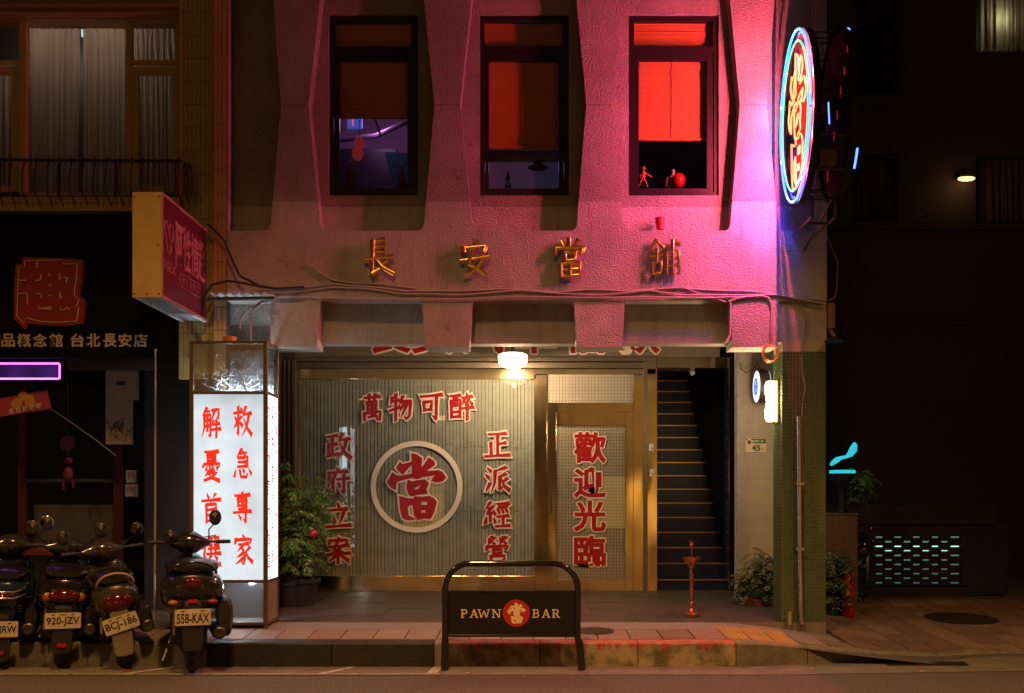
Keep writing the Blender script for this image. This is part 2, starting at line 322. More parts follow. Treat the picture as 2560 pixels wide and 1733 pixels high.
def put_slab(mb, ch, c, w_, h_, mi=0, lift=0):
    for k, s in enumerate(SLAB[ch].split(';')):
        x0, y0, x1, y1, t = map(float, s.split()); a = Vector(((x0 - .5) * w_, (y0 - .5) * h_)); q = Vector(((x1 - .5) * w_, (y1 - .5) * h_))
        dr = (q - a).normalized(); nn = Vector((-dr.y, dr.x)) * t * h_ / 2
        mb.add([Vector(c) + VU * p.x + VV * p.y + VN * (lift + k * .00005) for p in (a + nn, a - nn, q - nn, q + nn)], [(0, 1, 2, 3)], mi)

# ------------------------------------------------------------------ the street's sodium lamps (they stand above and beside the camera)
def lamp(name, kind, loc, energy, col, size=.1, rot=None, **kw):
    L = bpy.data.lights.new(name, kind); L.energy = energy; L.color = col
    if kind in ('POINT', 'SPOT'): L.shadow_soft_size = size
    for k, v_ in kw.items(): setattr(L, k, v_)
    o = bpy.data.objects.new(name, L); COL.objects.link(o); o.location = loc
    if rot: o.rotation_euler = rot
    return o
NEON_R, NEON_B = 76, 15
SOD = (1, .49, .15)
for lx_, le_ in ((-7.5, 1650), (-1.0, 2150), (5.5, 1800)):
    lamp('street_lamp_light', 'SPOT', (lx_, 3.0, 8.0), le_ * 1.5, SOD, .3, (0, 0, 0), spot_size=math.radians(124), spot_blend=1.0)

# ------------------------------------------------------------------ ground
D0 = 8.2                                              # distance of the kerb face
XR0, XR1 = X(1840, 8.2), X(2400, 8.72)
def dk(x): t = min(max((x - XR0) / (XR1 - XR0), 0), 1.15); return D0 + .53 * t ** 1.3
def zk(x): t = min(max((x - XR0) / (XR1 - XR0), 0), 1); return .2 - .175 * (t * t * (3 - 2 * t)) ** .8
def gz(x, d): return zk(x) + .052 * (min(d, 15) - dk(x))
def sheet(mb, xs, ds, fz, mi=0):
    vs = [(x, d, fz(x, d)) for d in ds for x in xs]; n_ = len(xs)
    mb.add(vs, [(j * n_ + i, j * n_ + i + 1, (j + 1) * n_ + i + 1, (j + 1) * n_ + i) for j in range(len(ds) - 1) for i in range(n_ - 1)], mi)
one('road', lambda m: m.add([(-60, -60, 0), (60, -60, 0), (60, 9.6, 0), (-60, 9.6, 0)], [(0, 1, 2, 3)]), asphalt, kind='structure')
xs = [-12 + i * .5 for i in range(49)]
m = MB()
vs = []; 
for x in xs: vs += [(x, 7.83 + (.25 * max(0, min(1, (x - 2) / 3))), .004), (x, 9.3, .004)]
m.add(vs, [(2 * i, 2 * i + 2, 2 * i + 3, 2 * i + 1) for i in range(len(xs) - 1)]); m.build('gutter', gutter, kind='structure')
pale = M('worn_white_paint', (.55, .50, .43), .7, var=(22, (.15, .13, .11), .2))
m = MB()
m.add([(-12, 7.815, .008), (X(1100, 7.83), 7.815, .008), (X(1100, 7.83), 7.85, .008), (-12, 7.85, .008)], [(0, 1, 2, 3)])
for a, q, w_ in ((793, 870, 22), (1065, 1082, 26), (300, 425, 22)):
    m.add([(X(a, 7.83), 7.855, .008), (X(a + w_, 7.83), 7.855, .008), (X(q + w_, 8.16), 8.16, .008), (X(q, 8.16), 8.16, .008)], [(0, 1, 2, 3)])
m.build('road_marking', pale, kind='structure')

# sidewalk bed, then the slabs laid on it one by one
m = MB(); xs = [-14 + i * .4 for i in range(100)]
sheet(m, xs, [8.3, 8.8, 9.3, 10, 11, 12, 13, 15, 26], lambda x, d: gz(x, d) - .016)
side = m.build('sidewalk', M('mortar_bed', (.07, .06, .05), .9, bump=(80, .5, .004, 3)), kind='structure')
def slab(x0, x1, d0, d1, mat, g=.006, dz=0, name='paving_slab', par=side):
    zz = rnd.uniform(-.0015, .0015) + dz; t = [rnd.uniform(-.001, .001) for _ in range(4)]
    c = [(x0 + g, d0 + g), (x1 - g, d0 + g), (x1 - g, d1 - g), (x0 + g, d1 - g)]
    m = MB(); m.add([(x, d, gz(x, d) + zz + t[i]) for i, (x, d) in enumerate(c)] + [(x, d, gz(x, d) - .03) for x, d in c], [(0, 1, 2, 3), (0, 4, 5, 1), (1, 5, 6, 2), (2, 6, 7, 3), (3, 7, 4, 0)])
    return m.build(name, mat, parent=par)
tw = .272
XT0, XT1 = X(1800, 8.7), X(1975, 8.7)                 # yellow tactile strip
i = -20
x = XT0 - 24 * tw
while x < XT0 - .01:
    slab(x, x + tw, D0 + .16, 8.80, rnd.choice(paving) if x < 1.0 else rnd.choice([paving_red, paving[3]])); x += tw
for k in range(3):
    for q in range(2):
        a = XT0 + k * (XT1 - XT0) / 3; b_ = XT0 + (k + 1) * (XT1 - XT0) / 3; dd = D0 + .16 + q * .3
        s_ = slab(a, b_, dd, dd + .3, paving_yel, name='tactile_slab')
        m = MB()
        for r in range(4):
            xx = a + .03 + r * (b_ - a - .05) / 4
            m.add([(xx + p, y, gz(xx, y) + h) for h, e in ((0, 0), (.005, .004)) for p, y in ((e, dd + .02 + e), (.022 - e, dd + .02 + e), (.022 - e, dd + .28 - e), (e, dd + .28 - e))], [(4, 5, 6, 7), (0, 1, 5, 4), (1, 2, 6, 5), (2, 3, 7, 6), (3, 0, 4, 7)])
        m.build('tactile_bar', paving_yel, parent=s_)
x = XT1
row = [8.36, 8.80, 9.2, 9.62, 10.05, 10.5, 10.95, 11.4, 11.85]
while x < 5.6:
    for r in range(len(row) - 1):
        if x < 2.78 and r >= 1 and r < 6: continue
        d0_ = max(row[r], dk(x + tw / 2) + .16)
        if row[r + 1] - d0_ > .05: slab(x, x + tw, d0_, row[r + 1], rnd.choice(paving[:3] if x < 2.5 else [paving_red, paving_red, paving[3]]))
    x += tw
# washed-stone strip and the dark floor of the arcade
m = MB(); sheet(m, [-3.0 + .29 * i for i in range(21)], [8.806, 9.16], lambda x, d: gz(x, d) - .001)
m.build('washed_stone_strip', washed, parent=side)
fl = one('arcade_floor', lambda m: sheet(m, [-3.0 + .29 * i for i in range(21)], [9.16, 11.4], lambda x, d: .2 + .052 * (d - 8.2) - .006), M('floor_joint', (.03, .028, .026), .8), kind='structure')
one('arcade_step', lambda m: m.box(-2.95, 2.767, 9.150, 9.164, -.05, .2 + .052 * .955 - .001), concrete, parent=fl)
for r in range(6):
    for c in range(15):
        x0 = -2.95 + c * .4; d0_ = 9.165 + r * .38
        slab(x0, x0 + .4, d0_, d0_ + .38, floor_m, g=.002, name='floor_tile', par=fl)
# kerb stones
kerb_red = M('kerb_concrete_red', (.30, .235, .16), .8, bump=(60, .8, .01, 5))
n, l, b = nodes_of(kerb_red)
g = n.new('ShaderNodeNewGeometry'); mp = n.new('ShaderNodeMapping'); mp.inputs['Scale'].default_value = (26, 26, 2.2); l.new(g.outputs['Position'], mp.inputs[0])
tx = n.new('ShaderNodeTexNoise'); tx.inputs['Scale'].default_value = 1; tx.inputs['Detail'].default_value = 7; l.new(mp.outputs[0], tx.inputs['Vector'])
sp = n.new('ShaderNodeSeparateXYZ'); l.new(g.outputs['Position'], sp.inputs[0])
a1 = n.new('ShaderNodeMath'); a1.operation = 'MULTIPLY_ADD'; a1.inputs[1].default_value = .30; l.new(tx.outputs['Fac'], a1.inputs[0]); l.new(sp.outputs['Z'], a1.inputs[2])
rr = n.new('ShaderNodeMapRange'); rr.inputs[1].default_value = .305; rr.inputs[2].default_value = .36; l.new(a1.outputs[0], rr.inputs[0])
mx = n.new('ShaderNodeMix'); mx.data_type = 'RGBA'; l.new(rr.outputs[0], mx.inputs[0]); mx.inputs[7].default_value = (.36, .07, .035, 1)
t2 = n.new('ShaderNodeTexNoise'); t2.inputs['Scale'].default_value = 7; t2.inputs['Detail'].default_value = 8; l.new(g.outputs['Position'], t2.inputs['Vector'])
r2 = n.new('ShaderNodeMapRange'); r2.inputs[1].default_value = .42; r2.inputs[2].default_value = .62; l.new(t2.outputs['Fac'], r2.inputs[0])
m2 = n.new('ShaderNodeMix'); m2.data_type = 'RGBA'; l.new(r2.outputs[0], m2.inputs[0]); m2.inputs[6].default_value = (.34, .27, .18, 1); m2.inputs[7].default_value = (.12, .095, .05, 1)
l.new(m2.outputs[2], mx.inputs[6]); l.new(mx.outputs[2], b.inputs['Base Color'])
kerb_dark = M('kerb_blackened', (.010, .0095, .009), .6, var=(9, (.022, .019, .016), .2), bump=(50, .6, .01, 5))
kerb_grey = M('kerb_concrete', (.21, .18, .14), .8, var=(8, (.09, .075, .05), .22), bump=(60, .7, .01, 5))
kerb = thing('kerb', (0, D0, 0), None, None); kerb['kind'] = 'structure'
js = [X(p, 8.2) for p in (-640, -340, -60, 220, 520)] + [X(p, 8.2) for p in (570, 830, 1085, 1118, 1350, 1595, 1840)] + [X(1840, 8.2) + .62 * i for i in range(1, 8)]
for i in range(len(js) - 1):
    x0, x1 = js[i] + .004, js[i + 1] - .004
    mat = kerb_grey if x1 < X(560, 8.2) or x0 > XR0 - .02 else kerb_dark if x1 < X(1100, 8.2) else kerb_red if x0 > X(1116, 8.2) else concrete
    pr = .012 if mat is kerb_dark else 0
    nn = 6; m = MB(); vs = []
    for k in range(nn + 1):
        x = x0 + (x1 - x0) * k / nn; d = dk(x) - pr; h = zk(x) + rnd.uniform(-.002, .002); e = .012
        vs += [(x, d, -.05), (x, d + rnd.uniform(-.002, .002), h - e), (x, d + e, h), (x, d + .15 + pr, h + .006), (x, d + .15 + pr, -.05)]
    m.add(vs, [(k * 5 + j, k * 5 + 5 + j, k * 5 + 6 + j, k * 5 + 1 + j) for k in range(nn) for j in range(4)] + [(0, 1, 2, 3, 4), tuple(nn * 5 + j for j in (4, 3, 2, 1, 0))])
    m.build('kerb_stone', mat, parent=kerb)

# ------------------------------------------------------------------ the bar's building
DF = 9.146; DB = 9.315; DS = 11.1                      # facade, back of the niches, shopfront
bar = thing('pawn_bar_building', (0, DF, 0), 'rough concrete bar building with hexagonal window niches above a steel shopfront', 'building')
f = lambda px, py: (X(px, DF), Z(py, DF))
outer = [f(565, -260), f(2067, -260), f(2067, 752), f(1948, 752), f(1945, 868), f(1832, 868), f(1826, 752), f(1562, 752), f(1556, 868), f(1441, 868), f(1436, 762), f(1428, 752), f(1190, 752), f(1182, 760), f(1173, 868), f(1062, 868), f(1055, 752), f(802, 752), f(792, 868), f(676, 868), f(676, 752), f(565, 752)]
def niche(l3, r3, rb=10):
    (lt, lm, lb), (rt, rm, rb_) = l3, r3
    return [f(lt, -53), f(rt, -53), f(rm, 262), f(rb_ + 2, 560), f(rb_ - 1, 570), f(rb_ - 10, 577), f(lb + 11, 577), f(lb + 3, 570), f(lb, 560), f(lm, 262)]
ups = lambda c: [(x, 2 * f(0, -100)[1] - z) for x, z in c][::-1]
N = [[f(571, -53), f(680, -53), f(702, 262), f(677, 560), f(673, 570), f(664, 577), f(571, 577)],
     niche((806, 771, 800), (1054, 1086, 1058)), niche((1184, 1150, 1181), (1436, 1466, 1440)), niche((1560, 1530, 1559), (1820, 1850, 1824)),
     [f(1940, -53), f(2040, -53), f(2040, 577), f(1956, 577), f(1949, 570), f(1946, 560), f(1917, 262)]]
m = MB(); m.add(*plate([outer] + N, DF, DB - .001)); m.build('front_wall', stucco, parent=bar)
# shallow joint across the piers at mid height
m = MB()
for a, q in ((704, 769), (1088, 1148), (1468, 1528), (1852, 1915)): m.pbox(a, q, 261.2, 262.8, DF - .004, .004)
m.build('pier_joint', M('dark_joint', (.17, .14, .12), .9), parent=bar)
m = MB(); rc_ = random.Random(21)
for (px, py, n7) in ((640, 300, 9), (1120, 420, 8), (1500, 380, 7), (700, 640, 9), (1350, 700, 8), (1760, 640, 7), (1110, 810, 5), (1500, 820, 5), (730, 800, 5)):
    p = P(px, py, DF - .0012); pts = [p]
    for j in range(n7): pts.append(pts[-1] + Vector((rc_.uniform(-.03, .05), 0, rc_.uniform(-.05, .015))))
    for j in range(n7): a_, b_ = pts[j], pts[j + 1]; w7 = Vector((.0012, 0, .0012)); m.add([a_ - w7, a_ + w7, b_ + w7, b_ - w7], [(0, 1, 2, 3)])
tag(m.build('hairline_crack', M('crack_dark', (.07, .055, .05), .9), parent=bar), kind='stuff')
WIN = [((822, 1046, 36, 489), (838, 1028, 54, 116), (848, 1018, 150, 470), 296),
       ((1200, 1422, 36, 489), (1211, 1406, 52, 115), (1222, 1397, 150, 470), 372),
       ((1572, 1797, 36, 489), (1585, 1782, 52, 116), (1597, 1768, 150, 470), 352)]
bk = [(X(540, DB), Z(-260, DB)), (X(2062, DB), Z(-260, DB)), (X(2062, DB), Z(738, DB)), (X(540, DB), Z(738, DB))]
m = MB(); m.add(*plate([bk] + [rect(*wd[0], DB) for wd in WIN], DB, DB + .2)); m.build('back_wall', stucco, parent=bar)
# recessed panels and the hanging parts of the piers above the arcade
m = MB(); zt = Z(750, 9.31)
m.box(X(676, DB + .03), X(1945, DB + .03), DB + .03, 9.53, 2.84, zt); m.build('recessed_panel', stucco, parent=bar)
m = MB()
for a, q in ((676, 791), (1063, 1172), (1442, 1555), (1833, 1946)): m.box(X(a, DF) + .004, X(q, DF) - .004, DB, 9.475, 2.779, 2.9)
m.build('pier_foot', stucco, parent=bar)
m = MB(); m.box(X(560, 9.32), X(677, 9.32), 9.33, 9.6, 2.5, 3.4); m.build('corner_panel', stucco, parent=bar); m = MB(); m.box(X(1944, 9.18), X(2066, 9.18), 9.18, 9.53, Z(856, 9.18), Z(750, 9.18) + .03); m.build('corner_panel', stucco, parent=bar)
m = MB(); m.box(-2.8, 2.767, 9.50, 14, 3.30, 3.42); m.box(2.70, 2.767, 9.32, 14, 2.9, 8); m.box(-2.8, -2.75, 9.32, 14, 2.9, 8); m.box(-2.8, 2.76, 9.6, 14, 6.6, 6.7); m.build('ceiling_slab', M('ceiling_plaster', (.42, .38, .34), .85, bump=(60, .3, .004, 3)), parent=bar)
m = MB(); m.box(X(1848, 10.48), 2.767, 10.48, 10.6, .25, 3.3); gw = m.build('side_wall', M('side_wall_base', (.20, .18, .165), .6), parent=bar)
tile_w = M('white_mosaic', (.50, .46, .43), .25, var=(3, (.38, .35, .33), .2))
m = MB(); x = X(1848, 10.478) + .004
cw = (2.76 - x) / 26
for r in range(118):
    for c in range(26):
        m.box(x + c * cw, x + (c + 1) * cw - .0025, 10.474, 10.4795, .34 + r * .0235, .34 + r * .0235 + .0205)
tag(m.build('mosaic', tile_w, parent=gw), kind='stuff')
m = MB(); m.box(X(1843, 10.46), X(1851, 10.46), 10.46, 10.6, .27, 3.3); m.build('wall_edge', M('edge_paint', (.42, .40, .42), .6, var=(20, (.25, .23, .25), .2)), parent=bar)

# green mosaic pillar at the street corner
px0, px1, pd0, pd1 = X(1955, 9.17), X(2066, 9.17), 9.17, 9.50
pil = one('mosaic_pillar', lambda m: m.box(px0 + .006, px1 - .006, pd0 + .006, pd1, .2, Z(857, 9.17) + .02), M('pillar_grout', (.42, .36, .22), .9), parent=bar)
t1 = M('olive_mosaic', (.048, .085, .040), .28, var=(26, (.085, .14, .062), .25), coat=.3)
m = MB(); k = .0325
for r in range(78):
    z = .21 + r * k
    if z > Z(859, 9.17): break
    for c in range(13): a = px0 + .006 + c * (px1 - px0 - .012) / 13; m.box(a + .0025, a + (px1 - px0 - .012) / 13 - .0025, pd0, pd0 + .006, z, z + k - .005)
    for c in range(10): a = pd0 + .006 + c * .0322; m.box(px0, px0 + .006, a + .0025, a + .0297, z, z + k - .005)
tag(m.build('mosaic_tile', t1, parent=pil), kind='stuff')

# left pillar behind the lightbox, dark polished granite
m = MB(); m.box(X(548, 9.4), X(684, 9.4), 9.32, 9.6, .2, 2.5); m.build('granite_pillar', M('dark_granite', (.045, .045, .05), .12, var=(60, (.12, .12, .13), .2), coat=.5), parent=bar)
m = MB(); m.box(-2.85, -2.79, 9.3, 14, .2, 3.3); m.box(X(684, 11), X(738, 11), 11.0, 11.2, .25, 3.3); m.build('dark_side_wall', M('dark_wall', (.05, .042, .038), .5), parent=bar)
m = MB()
for k in range(5):
    a = 686 + k * 11
    m.pbox(a, a + 7, 900, 1478, 10.95 - .0 , .05)
m.build('shutter_rail', alu, parent=bar)

# shopfront: steel frame with glazing
shop = bar
m = MB()
for r in ((690, 1340, 922, 948), (1340, 1640, 922, 936), (690, 1338, 1440, 1478), (1335, 1368, 937, 1478), (1583, 1614, 937, 1478), (1618, 1643, 893, 1488), (1368, 1583, 1007, 1030), (735, 750, 948, 1440)):
    m.pbox(*r, DS, .07)
m.build('steel_frame', steel, parent=shop, bevel=.004)
m = MB(); m.pbox(1822, 1848, 893, 1490, DS - .04, .14); m.pbox(1640, 1824, 893, 920, DS + .0, .3); m.build('stair_jamb', steel, parent=shop, bevel=.004)
m = MB()
for r in ((690, 1640, 893, 903), (690, 1640, 906, 920)): m.pbox(*r, DS - .03, .06)
m.pbox(1608, 1619, 893, 1488, DS - .01, .04); m.build('door_track', alu, parent=shop, bevel=.003)
# header board with the letters whose tops the beam hides
hb = one('header_board', lambda m: m.pbox(690, 1800, 780, 893, DS + .02, .05), M('header_board', (.28, .235, .19), .35, .6, bump=(12, .15, .01, 3)), parent=shop)
for ch, px in zip('長安汽車借款', (972, 1082, 1205, 1336, 1465, 1595)):
    m = MB(); c = P(px, 832, DS); put_type(m, ch, c, .46, .44, 0, off=.055, lift=-.012); put_type(m, ch, c, .46, .44, 1, off=.02, lift=-.009); m.build('letter', [white_print, red_print], parent=hb)

# big pane with the slatted screen behind it
m = MB(); m.pbox(748, 1338, 946, 1442, DS + .06, .02); m.build('screen_backing', M('screen_back', (.035, .032, .028), .8), parent=shop)
sw = (X(1338, DS + .04) - X(748, DS + .04)) / 66; m = MB(); zz0, zz1 = Z(1442, DS + .04), Z(946, DS + .04)
for c in range(66):
    x0 = X(748, DS + .04) + c * sw; o_ = rnd.uniform(0, .10); nrow = 4
    cut = [zz0] + [zz0 + (zz1 - zz0) * (r + o_) / 3.1 for r in range(1, 3)] + [zz1]
    for r in range(3): m.box(x0 + .003, x0 + sw - .003 + rnd.uniform(-.002, .002), DS + .036 + rnd.uniform(0, .006), DS + .06, cut[r] + .002, cut[r + 1] - .002)
slat = M('screen_slat', (.42, .44, .40), .5, var=(7, (.31, .315, .265), .2))
n, l, b = nodes_of(slat)                                # fine cross-reeding of the slats
g = n.new('ShaderNodeNewGeometry'); wv = n.new('ShaderNodeTexWave'); wv.wave_type = 'BANDS'; wv.bands_direction = 'Z'; wv.inputs['Scale'].default_value = 22
l.new(g.outputs['Position'], wv.inputs['Vector']); bn = n.new('ShaderNodeBump'); bn.inputs['Strength'].default_value = .5; bn.inputs['Distance'].default_value = .004
l.new(wv.outputs['Fac'], bn.inputs['Height']); l.new(bn.outputs[0], b.inputs['Normal'])
tag(m.build('screen_slats', slat, parent=shop), kind='stuff')
pane = one('shop_window_pane', lambda m: m.pbox(750, 1336, 948, 1441, DS + .02, .008), shopglass, parent=shop)
def sticker(chs, w_, h_, wid=.135):
    for ch, px, py in chs:
        mb = MB(); c = P(px, py, DS); put_brush(mb, ch, c, w_, h_, wid, 0, grow=.062, lift=-.0185); put_brush(mb, ch, c, w_, h_, wid, 1, lift=-.015); mb.build('letter', [white_print, red_print], parent=pane)
sticker(list(zip('萬物可醉', (929, 1002, 1078, 1154), (1019, 1019, 1016, 1016))), .265, .30)
sticker(list(zip('政府立案', (845, 842, 845, 845), (1116, 1203, 1289, 1376))), .275, .29)
sticker(list(zip('正派經營', (1243, 1243, 1243, 1243), (1113, 1200, 1287, 1374))), .275, .285)
cc = P(1041, 1217, DS); m = MB(); NN = 72
for j in range(NN):
    a0, a1_ = 2 * math.pi * j / NN, 2 * math.pi * (j + 1) / NN; ro, ri = 115 * DS / F, 102 * DS / F
    m.add([cc + VU * (r * math.cos(a)) + VV * (r * math.sin(a)) - VN * .0185 for r, a in ((ro, a0), (ro, a1_), (ri, a1_), (ri, a0))], [(0, 1, 2, 3)])
put_dang(m, cc + Vector((0, 0, .002)), 167 * DS / F, 167 * DS / F, 0, off=.028, lift=-.0184); put_dang(m, cc + Vector((0, 0, .002)), 167 * DS / F, 167 * DS / F, 1, off=.004, lift=-.015)
m.build('pawn_emblem', [white_print, red_print], parent=pane)

# transom and door with square-grid glass
def grid_glass(name, px0_, px1_, py0_, py1_, d, nx, ny, parent):
    m = MB(); m.pbox(px0_, px1_, py0_, py1_, d + .012, .01, 1); x0, x1, z0, z1 = X(px0_, d), X(px1_, d), Z(py1_, d), Z(py0_, d); a, q = (x1 - x0) / nx, (z1 - z0) / ny
    for i in range(nx):
        for j in range(ny): m.box(x0 + i * a + .0022, x0 + (i + 1) * a - .0022, d, d + .0125, z0 + j * q + .0022, z0 + (j + 1) * q - .0022)
    return tag(m.build(name, [M('frosted_square', (.50, .44, .36), .3, var=(2.2, (.40, .36, .28), .2)), M('square_joint', (.06, .05, .04), .8)], parent=parent), kind='stuff')
grid_glass('transom_grid', 1366, 1585, 936, 1009, DS + .03, 27, 9, shop)
door = one('door_leaf', lambda m: [m.pbox(*r, DS + .01, .05) for r in ((1368, 1391, 1030, 1478), (1563, 1583, 1030, 1478), (1391, 1563, 1030, 1063), (1391, 1563, 1450, 1478))], steel, parent=shop, bevel=.003)
grid_glass('door_grid', 1389, 1565, 1061, 1452, DS + .035, 22, 49, door)
one('door_pane', lambda m: m.pbox(1390, 1564, 1062, 1451, DS + .024, .005), shopglass, parent=door)
for ch, py in zip('歡迎光臨', (1119, 1206, 1290, 1378)):
    m = MB(); c = P(1475, py, DS); put_type(m, ch, c,   .335, .325, 0, off=.060, lift=-.0237); put_type(m, ch, c, .335, .325, 1, off=.022, lift=-.0228); m.build('letter', [white_print, red_print], parent=door)
hd = MB(); c = P(1377, 1258, DS - .035); hd.tube([c + Vector((0, 0, -.115)), c + Vector((0, 0, .115))], .012)
for s_ in (-.09, .09): hd.tube([c + Vector((0, 0, s_)), c + Vector((0, .05, s_))], .007)
for q in range(9): hd.lathe([(.0145, -.004), (.016, 0), (.0145, .004)], (c.x, c.y, c.z - .08 + q * .02), 10)
hd.build('handle', M('dark_bronze', (.12, .10, .09), .3, .9), parent=door, smooth=40)

# stairs
navy = M('navy_paint', (.004, .010, .060), .45, var=(6, (.004, .008, .035), .2))
zr = (3.05 - .297) / 16
sx0, sx1 = X(1560, 11.3), 2.30
m = MB(); m.box(2.30, 2.36, 11.16, 15.2, .25, 5.5); m.box(sx0 - .3, sx0, 11.2, 15.2, .25, 5.5); m.box(sx0, 2.36, 15.1, 15.2, .25, 5.5); m.build('stairwell_wall', navy, parent=bar)
for i in range(16):
    z = .297 + zr * (i + 1); d = DS + .14 + i * .19
    one('step', lambda m: m.box(sx0, sx1, d, d + .24, z - zr - .02, z - .004), navy, parent=bar)
    one('step_nosing', lambda m: m.box(sx0, sx1 - .002, d - .012, d + .03, z - .010, z + .004), brass_dim, parent=bar)

# window units of the upper floor
blind_m = M('ochre_blind', (.60, .19, .03), .6)
for (fr, tr, sa, yb) in WIN:
    dw = DB + .03
    m = MB(); m.add(*plate([rect(*fr, dw), rect(*tr, dw), rect(fr[0] + 12, fr[1] - 12, tr[3] + 14, fr[3] - 9, dw)], dw, dw + .06)); wf = m.build('window', wframe, parent=bar, bevel=.004)
    m = MB(); m.add(*plate([rect(fr[0] + 12.5, fr[1] - 12.5, tr[3] + 14.5, fr[3] - 9.5, dw), rect(*sa, dw)], dw + .015, dw + .05)); m.build('sash', wframe, parent=wf, bevel=.006)
    one('pane', lambda m: (m.pbox(*tr, dw + .03, .006), m.pbox(*sa, dw + .035, .006)), wpane, parent=wf)
    m = MB(); x0, x1 = X(sa[0] - 8, dw + .1), X(sa[1] + 4, dw + .1); zt, zb = Z(140, dw + .1), Z(yb, dw + .1); k = int((zt - zb) / .028)
    for i in range(k):
        z = zb + .034 + i * .028; sj = rnd.uniform(-.004, .016); m.add([(x0, dw + .096 + sj, z + .017), (x1, dw + .096 + sj * .6, z + .017), (x1, dw + .119, z - .015), (x0, dw + .119, z - .015)], [(0, 1, 2, 3)])
    m.box(x0, x1, dw + .09, dw + .12, zb, zb + .022)
    for c in (.06, .5, .94): m.box(x0 + (x1 - x0) * c - .0035, x0 + (x1 - x0) * c + .0035, dw + .089, dw + .0935, zb, zt)
    x0, x1 = X(tr[0] - 4, dw + .1), X(tr[1] + 4, dw + .1)
    for i in range(11):
        z = Z(122, dw + .1) + i * .028; sj = rnd.uniform(-.004, .014); m.add([(x0, dw + .096 + sj, z + .017), (x1, dw + .096 + sj * .6, z + .017), (x1, dw + .119, z - .015), (x0, dw + .119, z - .015)], [(0, 1, 2, 3)])
    m.build('blind', blind_m, parent=wf)
# the room behind: purple walls, a sloping duct, a teal panel
m = MB(); zf = Z(505, 9.5)
m.box(-2.7, 2.69, 9.5, 12.4, zf - .1, zf); m.box(-2.7, 2.69, 12.3, 12.4, zf, 6.6); m.box(X(1110, 10.5), X(1118, 10.5), 9.52, 12.3, zf, 6.6); m.build('room_wall', M('room_plaster', (.30, .24, .30), .8), parent=bar)
m = MB(); q = M('teal_panel', (.05, .30, .30), .5)
m.add([P(960, 380, 11.2), P(1060, 384, 11.2), P(1060, 500, 11.2), P(995, 500, 11.2)], [(0, 1, 2, 3)]); m.build('teal_screen', q, parent=bar)
m = MB(); m.box(*(X(p, 11.6) for p in (840, 990)), 11.6, 12.2, zf, Z(372, 11.6)); m.build('bar_counter', M('counter_dark', (.02, .017, .02), .5), parent=bar)
m = MB(); m.tube([P(830, 352, 11.3), P(940, 340, 11.3), P(1060, 285, 11)], .03); m.tube([P(830, 330, 11.5), P(900, 316, 11.4)], .02); m.tube([P(935, 290, 10.6), P(952, 340, 10.6)], .012); m.build('ceiling_duct', M('duct', (.20, .14, .20), .6), parent=bar, smooth=40)
one('blue_screen', lambda m: (m.pbox(868, 905, 280, 320, 11.0, .03), m.pbox(880, 883.5, 280, 314, 10.99, .01, 1)), [M('blue_glow', (.02, .02, .1), emis=(.06, .09, .5), strength=.9), M('pink_glow', (.1, .01, .03), emis=(1, .05, .15), strength=1.4)], parent=bar)
lamp('room_lamp_light', 'POINT', (X(940, 11), 11.2, 5.6), 9, (.85, .35, .95), .1)
lamp('room_lamp_light', 'POINT', (X(1310, 10.6), 11.4, 5.2), 3.2, (.45, .55, 1), .1)

# ------------------------------------------------------------------ neon sign (two oval faces on a steel drum)
SX0, SX1 = X(1960, 9.03), X(1960, 9.03) + .36          # left face plane, right face plane
yc, zc, ry, rz_ = 8.56, Z(292, 8.56), .475, .735
neon = thing('neon_sign', (SX0, 9.1, zc), 'oval neon sign with red character inside green and blue rings on the building corner', 'neon sign')
casing = M('sign_casing', (.016, .013, .011), .75, 0, spec=.15)
def oval(r, n_=64, x=SX0, a0=0, a1=2 * math.pi): return [Vector((x, yc + ry * r * math.cos(a0 + (a1 - a0) * j / n_), zc + rz_ * r * math.sin(a0 + (a1 - a0) * j / n_))) for j in range(n_ + 1)]
m = MB(); A = oval(1.0, 48)[:-1]; Bq = [p + Vector((.36, 0, 0)) for p in A]
A2 = oval(.93, 48)[:-1]; A3 = [p + Vector((.045, 0, 0)) for p in A2]; B2 = [p + Vector((.36, 0, 0)) for p in A2]; B3 = [p + Vector((.315, 0, 0)) for p in A2]
n_ = 48
m.add(A + A2, [(j, (j + 1) % n_, n_ + (j + 1) % n_, n_ + j) for j in range(n_)])
m.add(A2 + A3, [(j, (j + 1) % n_, n_ + (j + 1) % n_, n_ + j) for j in range(n_)])
m.add(B3 + B2, [(j, (j + 1) % n_, n_ + (j + 1) % n_, n_ + j) for j in range(n_)])
m.add(B2 + Bq, [(j, (j + 1) % n_, n_ + (j + 1) % n_, n_ + j) for j in range(n_)])
for a, q in ((0, .06), (.30, .36)):
    s0 = [p + Vector((a, 0, 0)) for p in A]; s1 = [p + Vector((q, 0, 0)) for p in A]
    m.add(s0 + s1, [(j, (j + 1) % n_, n_ + (j + 1) % n_, n_ + j) for j in range(n_)])
m.build('casing', casing, parent=neon, smooth=50)
face = M('sign_face_red', (.30, .004, .003), .6, spec=.05)
one('face_panel', lambda m: m.add([p + Vector((.045, 0, 0)) for p in A2], [tuple(range(n_))]), M('sign_face_dark', (.016, .003, .003), .7, spec=.1), parent=neon)
one('face_panel', lambda m: m.add([p + Vector((.315, 0, 0)) for p in A2], [tuple(range(n_))]), M('sign_face_dark'), parent=neon)
ssm = M('sign_steel', (.06, .04, .03), .5, .6)
for k in range(14):
    a = 2 * math.pi * k / 14; p = Vector((SX0 + .05, yc + ry * .95 * math.cos(a), zc + rz_ * .95 * math.sin(a))); one('drum_rod', lambda m: m.tube([p, p + Vector((.27, 0, 0))], .007, 6), ssm, parent=neon)
